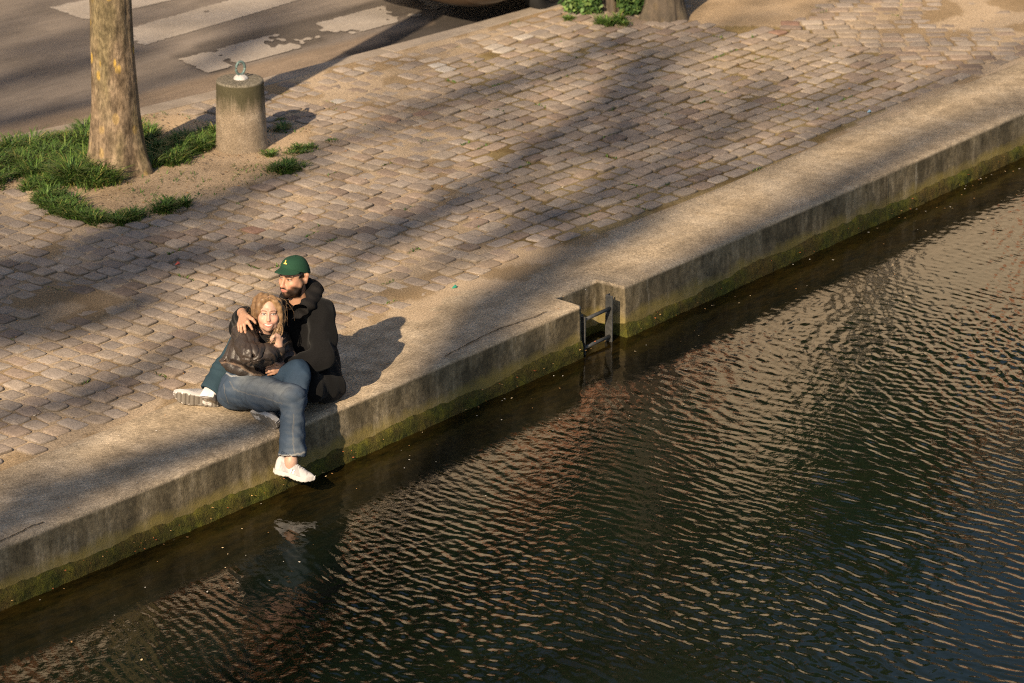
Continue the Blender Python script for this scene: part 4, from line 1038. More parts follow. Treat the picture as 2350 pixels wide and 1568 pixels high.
def folds(freq, amp, seed, cross=0.35):                    # creases running round a limb
    def fn(G, t, A, B):
        a = (B-A)/np.linalg.norm(B-A); ph = (G @ a)*freq + 2.2*noisef(G, freq*cross, seed, 5)
        return (amp*(np.abs(np.sin(ph))-0.5)*(0.4 + 0.6*np.clip(noisef(G, freq*0.25, seed+5, 4)+.5, 0, 1))).astype(np.float32)
    return fn

# ---- heads ----
def head_field(f, C, Rm, s, smile=False, male=True):
    T = lambda x, y, z: C + Rm @ (np.array((x, y, z))*s)
    E = lambda c, r, k=0.015, sub=False: f.ell(T(*c), np.array(r)*s, k*s, sub, Rm)
    K = lambda a, b, ra, rb, k=0.012, sub=False: f.cap(T(*a), T(*b), ra*s, rb*s, k*s, sub)
    E((0, -.012, .035), (.074, .096, .090)); E((0, .035, -.045), (.060 if male else .055, .060, .072), .03)
    jw = .05 if male else .038
    E((0, .040, -.075), (jw, .052, .045 if male else .038), .03); E((0, .074, -.106 if male else -.099), (.024 if male else .018, .020, .022 if male else .019), .022)
    for x in (-1, 1):
        E((x*.042, .052, -.03), (.027, .034, .026), .03)
        K((x*.012, .088, .026), (x*.047, .070, .024), .012 if male else .008, .008, .015)
        E((x*.032, .100, .002), (.017, .016, .011), .012, True)
        E((x*.032, .0745, .001), (.0140, .0135, .0125), .003)
        K((x*.019, .087, .0105), (x*.046, .077, .0095), .0042, .0042, .004)
        K((x*.019, .086, -.0095), (x*.045, .077, -.008), .0036, .0036, .005)
        E((x*(.0105 if male else .0085), .100 if male else .095, -.045 if male else -.043), (.009, .012, .009) if male else (.0075, .010, .007), .008)
        K((x*.080, -.022, -.030), (x*.086, -.026, .018), .009, .015, .010); E((x*.092, -.006, -.002), (.008, .009, .014), .006, True)
        K((x*.072, .0, -.03), (x*(.058 if male else .044), .05, -.085), .012, .012 if male else .009, .03)
        if smile: E((x*.038, .066, -.044), (.017, .017, .015), .02)
    K((0, .088, .012), (0, .113 if male else .103, -.036), .0085 if male else .0075, .0115 if male else .009, .012); E((0, .113 if male else .105, -.040), (.0125, .0125, .011) if male else (.0095, .010, .0085), .008)
    if smile:
        E((0, .086, -.070), (.032, .017, .022), .014)
        K((-.024, .088, -.0625), (.024, .088, -.0625), .0046, .0046, .006); K((-.018, .090, -.084), (.018, .090, -.084), .0056, .0056, .006)
    else:
        E((0, .086, -.07), (.03, .018, .02), .012)
        K((-.021, .095, -.0675), (.021, .095, -.0675), .0055, .0055, .006); K((-.018, .096, -.078), (.018, .096, -.078), .0068, .0068, .006)
        E((0, .107, -.0725), (.023, .006, .0016), .003, True)
def head_color(V, C, Rm, s, skin, male):
    q = ((V-C) @ Rm)/s; x, y, z = q[:, 0], q[:, 1], q[:, 2]; ax = np.abs(x)
    col = np.tile(np.array(skin), (len(V), 1)); near = (np.abs(q) < np.array([.11, .16, .17])).all(1)
    def paint(m, c, a=1.0):
        m = np.clip(m, 0, 1)*near*a; col[:] = col*(1-m[:, None]) + np.array(c)*m[:, None]
    blush = np.exp(-((ax-.045)**2+(z+.035)**2)/.0009)*(y > .03); paint(blush, (0.62, 0.25, 0.17), 0.45)
    paint(np.exp(-(x**2+(z+.042)**2)/.00022)*(y > .09), (0.60, 0.25, 0.17), 0.4)
    paint(sstep(.08, .11, ax)*(y < .02), (0.62, 0.25, 0.16), .4)
    fr = (y > .045)
    paint(np.exp(-(((ax-.032)/.022)**2+((z-.0)/.014)**2))*fr, (0.30, 0.13, 0.075) if male else (0.36, 0.17, 0.115), .75)  # eye sockets darkened: their shade is painted into the skin
    e = ((ax-.032)/.0150)**2 + ((z-.001)/(.0052 if male else .0058))**2; eye = (e < 1)*fr*(y < .0935)
    paint(eye, (0.30, 0.26, 0.23) if male else (0.36, 0.33, 0.31)); gx = .003 if male else -.001
    ir = (((x-(.032 if not male else .034))**2 + (z-.001)**2 < .0062**2) | ((x+.032-gx)**2 + (z-.001)**2 < .0062**2))*fr; paint(ir*eye, (0.05, 0.035, 0.02) if male else (0.045, 0.055, 0.055))
    lid = np.exp(-((z-(.0062 if male else .0072)+18*(ax-.032)**2)/.0028)**2)*(np.abs(ax-.033) < .018)*fr; paint(lid, (0.035, 0.02, 0.014), .95 if male else .85)
    low = np.exp(-((z+.0085-16*(ax-.032)**2)/.0022)**2)*(np.abs(ax-.033) < .015)*fr; paint(low, (0.12, 0.06, 0.04), .5)
    bz = (.0195 if male else .0225) + .10*(ax-.02) - 2.6*np.clip(ax-.036, 0, 1)**1.5
    brow = np.exp(-((z-bz)/(.0055 if male else .0036))**4)*sstep(.010, .016, ax)*(1-sstep(.048, .056, ax))*fr
    paint(brow, (0.008, 0.005, 0.004) if male else (0.085, 0.04, 0.022), .97 if male else .85)
    if male:
        lipm = np.exp(-(x/.024)**6)*np.exp(-((z+.0725)/(.0105-.2*np.clip(ax, 0, .03)))**4)*fr; n = noisef(q, 170, 4)*.5+noisef(q, 60, 5)*.5
        jaw = sstep(-.027, -.050, z + 0.28*np.clip(.075-y, 0, .1) - 0.10*np.clip(.03-y, 0, .1) + .036*(y > .06)*sstep(.036, .026, ax)) * sstep(-.012, .006, y)
        side = np.exp(-((y-.008)/.018)**2)*sstep(.05, .06, ax)*(z < .03)*(z > -.08)
        mus = np.exp(-((z+.0585+.25*np.clip(ax-.012, 0, 1))/.0062)**4)*np.exp(-(x/.034)**6)*fr
        beard = np.clip(np.maximum(np.maximum(jaw, side*.95), mus), 0, 1)
        cheek = np.exp(-((ax-.036)/.015)**2)*sstep(-.066, -.050, z)*(y > .04); beard = beard*(1-.9*cheek)
        soul = np.exp(-((ax-.013)/.008)**2 - ((z+.089)/.007)**2)*fr; beard = beard*(1-.65*soul)
        under = sstep(-.128, -.142, z); beard = beard*(1-under)
        paint(np.clip(beard*(1.0+.12*n), 0, 1), (0.010, 0.0065, 0.0045), .975); paint(lipm, (0.50, 0.20, 0.15), .9)
        paint(np.exp(-((z+.0725)/.0018)**2)*np.exp(-(x/.024)**6)*fr, (0.13, 0.045, 0.035), .8)
    else:
        curve = 9*x**2
        lipm = np.exp(-(x/.031)**8)*np.exp(-((z+.0745-curve*.9)/(.0172-.30*ax))**6)*fr; paint(lipm, (0.30, 0.085, 0.068), .95)
        teeth = np.exp(-(x/.0255)**8)*np.exp(-((z+.0738-curve)/.0052)**6)*fr; paint(teeth, (0.52, 0.48, 0.43))
        paint(np.exp(-((z+.0655-curve*.9)/.0014)**2)*np.exp(-(x/.028)**8)*fr, (0.12, 0.03, 0.025), .8)
        paint(np.exp(-((ax-.0325)/.0035)**2-((z+.070)/.004)**2)*fr, (0.20, 0.06, 0.04), .8)
        n = noisef(q, 210, 9); paint((n > 1.1)*(np.abs(z+.02) < .05)*fr, (0.45, 0.22, 0.12), .35)
    paint(np.exp(-((ax-.008)/.0045)**2-((z+.0505)/.003)**2)*(y > .09), (0.14, 0.05, 0.035), .8)
    return col
def hand(f, wrist, knuckles, mids, tips, r=0.0088, k=0.006, palm=0.017):
    """palm as fans of capsules from wrist to knuckles, five separate bent fingers (the first is the thumb)"""
    wrist = np.array(wrist)
    for i, (a, b, c) in enumerate(zip(knuckles, mids, tips)):
        th = i == 0; a, b, c = map(np.array, (a, b, c)); q = r*(1.12 if th else (1.0, 1.05, 1.02, .96, .84)[i])
        if not th: f.cap(wrist*.8+a*.2, a, palm, q*1.25, .014)
        else: f.cap(wrist*.7+a*.3, a, palm*.95, q*1.15, .012)
        f.cap(a, b, q*1.08, q, k); f.cap(b, c, q, q*.78, k)
def shoes(name, parent, heel, toe, up, L, seed, wid=0.098, letter=False):
    """trainer: upper with panels and laces, sole as its sub-part"""
    heel, toe = np.array(heel), np.array(toe); x = toe-heel; x /= np.linalg.norm(x); z = np.array(up, float); z -= x*(x @ z); z /= np.linalg.norm(z); y = np.cross(z, x)
    T = lambda q: heel + q[:, 0:1]*x + q[:, 1:2]*y + q[:, 2:3]*z
    us = np.linspace(0, 1, 44); n = 40
    def width(u): return wid*(0.30*np.sqrt(np.clip(u/.05, 0, 1)) + 0.32*1 + 0.38*np.exp(-((u-.70)/.26)**2))*np.sqrt(np.clip((1.0-u)/.14, 0, 1)+1e-4)*0.5*1.05
    def top(u): return np.interp(u, [0, .04, .12, .22, .34, .46, .6, .75, .9, .98, 1], [.090, .112, .116, .108, .100, .094, .082, .068, .058, .048, .032])
    V = []
    for u in us:
        w, h = max(.004, width(np.array(u))), top(u)
        for k in range(n):
            a = 2*math.pi*k/n; ca, sa = math.cos(a), math.sin(a); hh = h if sa > 0 else .0
            V.append((u*L, w*math.copysign(abs(ca)**.75, ca)*(1 - .28*max(0, sa)), .022 + (h-.022)*max(0, sa)**.8 - .006*max(0, -sa)))
    V = np.array(V); nu = len(us); I = np.arange(nu*n).reshape(nu, n); J = np.roll(I, -1, 1)
    F = np.stack([I[:-1], I[1:], J[1:], J[:-1]], -1).reshape(-1, 4)
    u, a = V[:, 0]/L, V[:, 2]
    col = np.tile(np.array((0.37, 0.355, 0.355)), (len(V), 1))
    pan = (np.sin(u*19 + a*55) > 0.45) & (a < .085) & (u > .12); col[pan] = (0.27, 0.262, 0.265); ln = (np.abs(np.sin(u*9.5+a*28)) < .13) & (u > .1); col[ln] = (0.24, 0.23, 0.23)
    toe_ = (u > .84); col[toe_] = (0.40, 0.385, 0.38); hl = (u < .12) & (a > .04); col[hl] = (0.44, 0.42, 0.42)
    lace = (np.abs(V[:, 1]) < .019) & (u > .36) & (u < .72); V[lace, 2] += .0035*(np.sin(u[lace]*120) > 0); col[lace] = np.where((np.sin(u[lace]*120) > 0)[:, None], (0.43, 0.415, 0.41), (0.20, 0.195, 0.195))
    sh = mesh_obj(name, towa(T(V)), F, M['shoe'], parent, col)
    # sole: flared, with a treaded underside
    m = 26; V = []; C = []; F = []; us2 = np.linspace(-.015, 1.01, 60)
    for u in us2:
        uu = min(max(u, 0.001), .999); w = max(.006, width(np.array(uu))*1.10+.002); ts = .012*max(0, (uu-.72)/.28)**2*1.6 + .006*max(0, (.08-uu)/.08)
        arch = .008*math.exp(-((uu-.40)/.09)**2)
        rows = [(1.0, .030), (1.04, .018), (1.02, .006)] + [(q, 0.0) for q in np.linspace(1, -1, 14)] + [(-1.02, .006), (-1.04, .018), (-1.0, .030)]
        for j, (q, zz) in enumerate(rows):
            zq = zz; bottom = 3 <= j < 17
            ridge = 0.0
            if bottom: zq += arch + (0.0028 if math.sin(uu*64) > 0.45 else 0)
            V.append((u*L, w*q, zq + ts))
            edge = abs(q) > .80
            if bottom:
                c = (0.21, 0.19, 0.165) if math.sin(uu*64) <= .45 else (0.13, 0.115, 0.10)
                if edge and uu > .55 and math.sin(uu*42) > .75: c = (0.62, 0.58, 0.55)
                if abs(q+0.1) < .42 and .14 < uu < .34: c = (0.58, 0.55, 0.53) if abs(q+.1) > .12 or not .18 < uu < .29 else (0.25, 0.23, 0.21)
            else: c = (0.40, 0.385, 0.375) if j in (0, 1, 18, 19) else (0.42, 0.40, 0.38)
            C.append(c)
    k = len(rows); V = np.array(V); I = np.arange(len(us2)*k).reshape(len(us2), k)
    F = np.stack([I[:-1, :-1], I[:-1, 1:], I[1:, 1:], I[1:, :-1]], -1).reshape(-1, 4).tolist(); F.append(list(range(k))); F.append(list(range((len(us2)-1)*k, len(us2)*k))[::-1])
    mesh_obj('sole', towa(T(V)), [tuple(q) for q in F], M['shoe'], sh, C, True, parent)
    # the letter on the side
    if not letter: return sh
    b = MB(); Rw = lambda q: Vector(towa(T(np.array([q])))[0])
    for s in (-1,):
        Vn = []; u0 = .44*L; yy = s*(width(np.array(.5))*1.0+.001)
        for (p0, p1) in (((0, 0), (.004, .026)), ((.004, .026), (.018, 0)), ((.018, 0), (.022, .026))):
            d = .0032
            Vn = [Rw((u0+p0[0]-d, yy, .034+p0[1])), Rw((u0+p0[0]+d, yy, .034+p0[1])), Rw((u0+p1[0]+d, yy-s*.004, .034+p1[1])), Rw((u0+p1[0]-d, yy-s*.004, .034+p1[1]))]
            Vo = [v + Vector(towa((s*y*.0025+np.zeros(3))[None] + np.array([[R0, F0, 0]]))[0]) for v in Vn]
            b.add(Vn+Vo, [(0, 1, 2, 3), (4, 7, 6, 5), (0, 4, 5, 1), (1, 5, 6, 2), (2, 6, 7, 3), (3, 7, 4, 0)], (0.75, 0.73, 0.72))
    b.build('side_letter', M['shoe'], sh, False, parent)
    return sh
FRONTCAM = np.array([0, -1.0, 0])                          # from the couple towards the viewer

def surf(V, pts, step=3.0):
    """lay a line of picture points on the near side of a garment; returns points of its surface"""
    r, F, z = V[:, 0], V[:, 1], V[:, 2]-HCAM; dep = F*cp - z*sp; u = CX + FPX*r/dep; v = CY - FPX*(F*sp + z*cp)/dep; out = []
    for (a, b), (c, d) in zip(pts[:-1], pts[1:]):
        n = max(1, int(math.hypot(c-a, d-b)/step))
        for k in range(n+1):
            uu, vv = a+(c-a)*k/n, b+(d-b)*k/n; m = np.where(np.hypot(u-uu, v-vv) < 2.6)[0]
            if len(m): out.append(V[m[np.argmin(F[m])]])
    return out if len(out) > 1 else [np.array((9., 9, 9)), np.array((9.1, 9, 9))]
# ================================================================= the man
def man():
    base = W(725, 893, 19.2); base[2] = 0
    t = thing('person', toworld(*base), 'man in green cap and black coat sitting with his arm round the woman', 'person')
    w = W; pel, belly, chest, neck = w(716, 866, 19.22), w(708, 812, 19.26), w(697, 750, 19.28), w(689, 694, 19.30)
    HC = w(675.5, 633.5, 19.27); ph = math.radians(40); HR = frame((-math.sin(ph), -math.cos(ph), 0.02), (0.03, 0.05, 1))
    hs = 0.99
    lsh, lel, lwr = w(737, 724, 19.15), w(742, 818, 18.98), w(662, 838, 18.93)
    rsh, rel, rwr = w(634, 720, 19.46), w(556, 752, 19.40), w(556, 719, 19.08)
    rhip, rkn, ran = w(690, 872, 19.25), w(556, 792, 19.15), w(484, 897, 18.96)
    lhip, lkn, lan = w(728, 878, 19.15), w(706, 895, 18.98), w(650, 905, 19.02)
    # ---- body: one skin from head to ankles
    f = Field((-2.05, 18.7, -0.02), (-0.98, 19.65, 0.95), 0.0042)
    head_field(f, HC, HR, hs, False, True)
    H = lambda x, y, z: HC + HR @ (np.array((x, y, z))*hs)
    f.cap(H(0, -.015, -.07), neck + np.array((0, 0, -.05)), .057, .064, .03); f.cap(neck+np.array((0, 0.02, -.06)), chest+np.array((.02, .06, 0)), .06, .09, .05)
    f.cap(chest+np.array((.02, .06, 0)), belly+np.array((.02, .04, 0)), .09, .10, .05).cap(belly+np.array((.02, .04, 0)), pel, .10, .12, .05)
    f.chain([rsh, rel, rwr], [.05, .036, .028], .02); f.chain([lsh, w(742, 770, 19.1), lel, w(705, 834, 18.98), lwr], [.05, .045, .036, .03, .028], .02); f.cap(rsh, chest+np.array((.02, .06, 0)), .05, .07, .03); f.cap(lsh, chest+np.array((.02, .06, 0)), .05, .07, .03)
    f.chain([rhip, rkn, ran], [.085, .058, .042], .03); f.chain([lhip, lkn, lan], [.08, .058, .042], .03); f.cap(rhip, pel, .085, .11, .03); f.cap(lhip, pel, .08, .11, .03)
    # right hand over her shoulder: thumb, index, middle, ring, little
    h0 = w(559, 722, 19.02)
    f.cap(rwr, h0, .030, .026, .02)
    hand(f, h0, [w(571, 727, 18.93), w(568, 738, 18.875), w(560, 745, 18.865), w(553, 748, 18.88), w(547, 746, 18.905)],
         [w(580, 733, 18.90), w(574.5, 748, 18.85), w(562, 756, 18.845), w(554, 760, 18.855), w(548.5, 757, 18.885)],
         [w(586, 741, 18.895), w(579, 756, 18.845), w(564, 767, 18.84), w(555.7, 770.6, 18.85), w(550.5, 766, 18.885)], .0098, .005, .020)
    # left hand at her waist, fingers curled to the left
    h1 = w(650, 842, 18.90)
    f.cap(lwr, h1, .032, .026, .02)
    hand(f, h1, [w(640, 837, 18.86), w(629, 838, 18.865), w(628, 845, 18.85), w(628, 851, 18.845), w(630, 857, 18.845)],
         [w(632, 834, 18.84), w(619, 840, 18.855), w(617, 847, 18.84), w(618, 853.5, 18.835), w(621, 859, 18.84)],
         [w(624, 836, 18.835), w(612, 844, 18.87), w(610, 850, 18.86), w(611, 856, 18.855), w(615, 861, 18.86)], .0092, .004, .022)
    skin = (0.36, 0.20, 0.128)
    f.build('body', M['skin'], t, lambda V: head_color(V, HC, HR, hs, skin, True), smooth_it=1)
    # ---- short dark hair under the cap
    g = Field(H(0, 0, 0)-0.15, H(0, 0, 0)+0.15, 0.0036); g.ell(H(0, -.014, .022), np.array((.078, .094, .086))*hs, .01, False, HR)
    def keep(G):
        q = ((G-HC) @ HR)/hs; return np.maximum(np.maximum(q[..., 1]-.028 + .25*np.maximum(0, -q[..., 2]), -(q[..., 2]+.055+.25*np.maximum(0, q[..., 1])*0)), np.where((np.abs(q[..., 0]) > .05) & (q[..., 1] > -.05), -(q[..., 2]-.004), -1))
    g.cut(keep); g.disp(lambda q: .002*noisef(q, 260, 3)); g.build('hair', M['hair'], t, lambda V: np.tile(np.array((0.006, 0.0042, 0.0034)), (len(V), 1)))
    # ---- cap with brim, button and gold emblem
    tilt = lambda x, y, z: (x, y, z)
    def capshape(th, q):                                   # th: around, q: 0 rim .. 1 crown
        zr = .035 + .037*math.cos(th); zt = .128; fr = math.cos(th)
        c = math.cos(q*math.pi/2)**.72; rx, ry = .0835, .1035
        z = zr + (zt-zr)*math.sin(q*math.pi/2)**1.12
        pan = 1 + .006*math.cos(6*th)*c*q
        return H(math.sin(th)*rx*c*pan, -.012 + fr*ry*c*pan + .006*q, z)
    nu, nv = 72, 26; V = [capshape(2*math.pi*k/nu, j/(nv-1)*.995) for j in range(nv) for k in range(nu)]
    F = [(j*nu+k, j*nu+(k+1) % nu, (j+1)*nu+(k+1) % nu, (j+1)*nu+k) for j in range(nv-1) for k in range(nu)]
    V.append(capshape(0, 1)); F += [((nv-1)*nu+k, (nv-1)*nu+(k+1) % nu, nu*nv) for k in range(nu)]
    cp_ = mesh_obj('cap', towa(np.array(V)), F, M['cap'], t); m = cp_.modifiers.new('thick', 'SOLIDIFY'); m.thickness = 0.003; m.offset = 0
    V = []; na, nb = 33, 12
    for j in range(nb):
        q = j/(nb-1)
        for k in range(na):
            th = math.radians(-66 + 132*k/(na-1)); p = np.array(capshape(th, 0.0)); s_ = (th/math.radians(66))
            ext = .068*(1-abs(s_)**2.6)**.6 + .0; loc = ((p-HC) @ HR)/hs
            loc[1] += ext*q - .004; loc[2] += .001 - .003*min(1, q*5) - .20*ext*q - 1.5*(loc[0]**2)*q
            V.append(H(*loc))
    F = [(j*na+k, j*na+k+1, (j+1)*na+k+1, (j+1)*na+k) for j in range(nb-1) for k in range(na-1)]
    br = mesh_obj('brim', towa(np.array(V)), F, M['cap'], cp_, None, True, t); m = br.modifiers.new('thick', 'SOLIDIFY'); m.thickness = 0.004; m.offset = 0
    b = MB(); c = capshape(0, 1); b.tube([towa(c[None])[0], towa((c+np.array((0, 0, .006)))[None])[0]], [.007, .005], 10); b.build('button', M['cap'], cp_, True, t)
    def on(th, q, o=.003):
        p = capshape(th, q); e = capshape(th, q+.02); d = capshape(th+.02, q); n = np.cross(d-p, e-p); n /= np.linalg.norm(n)
        if n @ (p-HC) < 0: n = -n
        return towa((p + n*o)[None])[0]
    b = MB()
    for poly in ([(-.20, .335), (.10, .325), (.12, .40), (-.02, .415), (-.20, .40)], [(-.06, .41), (.03, .42), (.12, .50), (.16, .61), (.03, .56), (-.04, .48)]):
        n = len(poly); V0 = [on(a, q, .001) for a, q in poly]; V1 = [on(a, q, .0045) for a, q in poly]
        b.add(V0+V1, [tuple(range(n))[::-1], tuple(range(n, 2*n))] + [(k, (k+1) % n, n+(k+1) % n, n+k) for k in range(n)])
    b.build('emblem', M['gold'], cp_, False, t)
    # ---- coat
    f = Field((-2.0, 18.72, -0.01), (-0.92, 19.78, 0.70), 0.0055)
    wr = folds(60, .004, 3); wl = folds(44, .0035, 8)
    f.cap(chest+np.array((.01, .02, -.02)), belly+np.array((.0, .02, 0)), .165, .165, .05).cap(belly+np.array((0, .02, 0)), pel+np.array((.0, .02, .03)), .165, .175, .05)
    f.cap(lsh, rsh, .082, .085, .05); f.cap(w(727, 712, 19.2), w(700, 700, 19.3), .075, .07, .05)
    f.chain([lsh, w(742, 770, 19.08), lel, w(705, 832, 18.97), lwr+np.array((.02, 0, 0))], [.088, .080, .074, .064, .052], .045, wr=wl)
    f.chain([w(735, 790, 19.16), w(733, 828, 19.15), w(744, 880, 19.15)], [.09, .088, .108], .05)
    f.chain([rsh, rel, rwr + np.array((0, .015, -.012))], [.085, .070, .050], .03, wr=wr)
    f.chain([pel, w(738, 884, 19.13), w(762, 886, 19.1)], [.15, .105, .07], .05, wr=folds(30, .006, 5)); f.cap(w(752, 872, 19.14), w(768, 889, 19.12), .07, .048, .06)
    f.chain([w(742, 890, 19.02), w(712, 892, 18.93), w(690, 893, 18.95)], [.075, .068, .06], .05); f.chain([w(782, 897, 19.1), w(745, 900, 18.96), w(705, 905, 18.93)], [.022, .028, .028], .02)
    f.disp(lambda q: .007*noisef(q*np.array([1.6, 1.6, .35]), 26, 61) + .003*noisef(q*np.array([1, 1, .5]), 60, 62))
    # front opening and lapel line
    f.cap(w(664, 716, 19.02), w(660, 860, 18.98), .006, .006, .012, True); f.chain([w(722, 694, 19.13), w(690, 729, 19.02), w(686, 722, 19.0)], [.005, .006, .005], .008, True)
    f.cap(H(0, -.02, -.16), H(0, .02, -.06), .068, .075, .01, True)
    f.cut(lambda G: 0.006 - G[..., 2]); co = f.build('coat', M['wool'], t, None, None, 1)
    # lapel flap
    # ---- hood lying round the neck
    f = Field(neck-np.array((.24, .26, .20)), neck+np.array((.26, .3, .22)), 0.005)
    wf = lambda G, tt, A, B: (.006*np.sin((G @ np.array((30., 42, 75))) + 2*noisef(G, 14, 2))).astype(np.float32)
    ring = [w(652, 706, 19.14), w(662, 722, 19.06), w(686, 715, 19.04), w(708, 699, 19.10), w(722, 678, 19.22), w(721, 664, 19.33), w(703, 655, 19.43), w(680, 660, 19.46), w(662, 668, 19.42), w(648, 690, 19.28), w(652, 706, 19.14)]
    f.chain(ring, [.026, .030, .034, .040, .046, .050, .048, .042, .034, .026, .026], .03, wr=wf)
    f.chain([w(708, 646, 19.33), w(716, 660, 19.35), w(712, 676, 19.3)], [.030, .044, .05], .03, wr=wf); f.cap(w(722, 690, 19.16), w(690, 712, 19.04), .030, .024, .03)
    f.cap(w(664, 722, 19.04), w(662, 734, 19.03), .018, .014, .02)
    f.build('hood', M['hood'], t, None, None, 1)
    # ---- jeans (teal)
    f = Field((-2.05, 18.75, -0.02), (-1.0, 19.5, 0.45), 0.006); wj = folds(42, .006, 21)
    f.chain([rhip, rkn, w(515, 850, 19.05), ran + np.array((.005, 0, .006))], [.105, .080, .076, .074], .03, wr=wj); f.cap(rhip, pel, .1, .12, .03)
    f.chain([lhip, lkn, lan], [.1, .075, .06], .03); f.cut(lambda G: .004 - G[..., 2])
    hemd = (ran - w(515, 850, 19.05)); hemd /= np.linalg.norm(hemd); hc = ran + hemd*0.012
    f.cut(lambda G: (G-hc) @ hemd); f.cap(hc-hemd*.02, hc+hemd*.06, .058, .060, .004, True)
    def jc(V):
        n = noisef(V, 9, 3)[:, None]; c = np.array((0.022, 0.043, 0.058))*(1+.25*n); return np.clip(c, 0, 1)
    f.build('trousers', M['denim'], t, jc, None, 1)
    # sock
    b = MB(); b.tube([towa((ran-hemd*.04)[None])[0], towa((ran+hemd*.05)[None])[0], towa(w(489, 910, 18.95)[None])[0]], [.046, .047, .044], 16); b.C = [(0.52, 0.49, 0.475)]*len(b.V); b.build('sock', M['shoe'], t)
    shoes('shoe', t, w(499, 930, 18.965), w(396, 911, 18.99), (0.05, .82, .50), .285, 1)
man()

# ================================================================= the woman
def woman():
    w = W; base = w(560, 930, 18.95); base[2] = 0
    t = thing('person', toworld(*base), 'smiling woman in brown leather jacket and blue jeans, leaning on the man in cap', 'person')
    pel, belly, chest, neck = w(562, 892, 18.98), w(572, 850, 19.02), w(592, 800, 19.05), w(606, 771, 19.05)
    HC = w(616.5, 718.5, 18.985); HR = frame((0.075, -1.0, 0.24), (0.03, 0.22, 1.0)); hs = 0.90
    rsh, rel, rwr = w(561, 768, 18.97), w(578, 814, 18.74), w(641, 803, 18.86)
    lsh, lel, lwr = w(640, 785, 19.1), w(664, 832, 18.98), w(640, 838, 18.93)
    rhip, rkn, ran = w(551, 893, 18.92), w(672, 911, 18.58), w(668, 1058, 18.44)
    lhip, lkn, lan = w(583, 880, 19.02), w(683, 852, 18.84), w(606, 950, 18.80)
    f = Field((-2.05, 18.25, -0.34), (-0.98, 19.3, 0.76), 0.0042)
    head_field(f, HC, HR, hs, True, False); H = lambda x, y, z: HC + HR @ (np.array((x, y, z))*hs)
    f.cap(H(0, -.015, -.07), neck, .046, .05, .03); f.cap(neck, chest, .05, .08, .05).cap(chest, belly, .08, .075, .05).cap(belly, pel, .075, .09, .05)
    f.chain([rsh, rel, rwr], [.042, .034, .024], .02); f.chain([lsh, lel, lwr], [.042, .034, .024], .02); f.cap(rsh, chest, .045, .07, .03); f.cap(lsh, chest, .045, .07, .03)
    f.chain([rhip, w(610, 907, 18.76), rkn, ran, w(668, 1072, 18.44)], [.07, .06, .045, .034, .036], .03); f.chain([lhip, w(640, 866, 18.94), lkn, w(672, 905, 18.82), lan], [.06, .05, .042, .04, .03], .03); f.cap(rhip, pel, .08, .09, .03); f.cap(lhip, pel, .08, .09, .03)
    h0 = w(641, 795, 18.86); f.cap(rwr, h0, .025, .022, .02)
    hand(f, h0, [w(632, 794, 18.835), w(646.5, 777, 18.86), w(641, 772.5, 18.845), w(636, 771, 18.84), w(633, 774, 18.84)],
         [w(625, 795, 18.82), w(634, 768.5, 18.845), w(629, 771, 18.82), w(627, 774.5, 18.815), w(627, 779, 18.82)],
         [w(620, 789, 18.825), w(623, 773, 18.84), w(621, 777, 18.825), w(621.5, 781, 18.82), w(623, 785, 18.825)], .0080, .004, .015)
    h1 = w(632, 842, 18.95); hand(f, h1, [w(627, 838, 18.95), w(624, 840, 18.96), w(623, 843, 18.96), w(623, 846, 18.96), w(624, 849, 18.96)], [w(622, 836, 18.95), w(618, 841, 18.96), w(617, 844, 18.96), w(617, 847, 18.96), w(619, 850, 18.96)],
         [w(618, 837, 18.95), w(613, 843, 18.97), w(612, 846, 18.97), w(613, 849, 18.97), w(615, 852, 18.97)], .0075, .004, .014)
    skin = (0.405, 0.25, 0.185)
    f.build('body', M['skin'], t, lambda V: head_color(V, HC, HR, hs, skin, False), smooth_it=1)
    # ---- leather jacket
    f = Field((-2.1, 18.5, 0.02), (-1.1, 19.35, 0.60), 0.0052)
    ws, wf_ = folds(58, .007, 41), folds(70, .009, 44)
    f.cap(chest+np.array((0, .01, .0)), belly, .125, .125, .05).cap(belly, w(560, 862, 19.0), .125, .115, .04); f.cap(rsh, lsh, .075, .070, .05); f.cap(w(575, 765, 19.0), w(600, 775, 19.02), .065, .055, .04)
    f.chain([rsh, w(567, 792, 18.85), rel], [.074, .078, .070], .03, wr=ws); f.chain([rel, w(612, 814, 18.79), rwr + np.array((-.03, 0, -.006))], [.070, .062, .048], .03, wr=wf_)
    f.chain([w(560, 775, 19.05), w(543, 832, 19.02)], [.075, .098], .04, wr=folds(40, .004, 47))
    f.cap(rwr+np.array((-.03, 0, -.008)), rwr+np.array((.0, 0, -.004)), .041, .040, .01)
    f.chain([lsh, lel, lwr], [.070, .066, .046], .03, wr=ws); f.cap(w(560, 842, 18.98), w(612, 846, 18.98), .075, .06, .04)
    f.chain([w(509, 836, 19.02), w(530, 842, 18.92), w(556, 850, 18.87), w(580, 862, 18.87), w(600, 861, 18.9)], [.034, .036, .036, .034, .03], .02)
    # creases fanning from the elbow, the fold across the waist
    for a, b in ((w(556, 780, 18.84), w(571, 812, 18.68)), (w(548, 790, 18.86), w(566, 814, 18.70)), (w(570, 782, 18.83), w(577, 808, 18.68)), (w(592, 805, 18.73), w(585, 822, 18.69)), (w(606, 806, 18.75), w(598, 822, 18.71)), (w(622, 806, 18.78), w(614, 820, 18.745))):
        f.cap(a, b, .009, .006, .012)
    for a, b in ((w(535, 804, 18.9), w(515, 832, 18.98)), (w(588, 800, 18.78), w(581, 822, 18.66)), (w(600, 806, 18.74), w(592, 828, 18.69)), (w(615, 806, 18.76), w(606, 826, 18.72))):
        f.cap(a, b, .006, .004, .01, True)
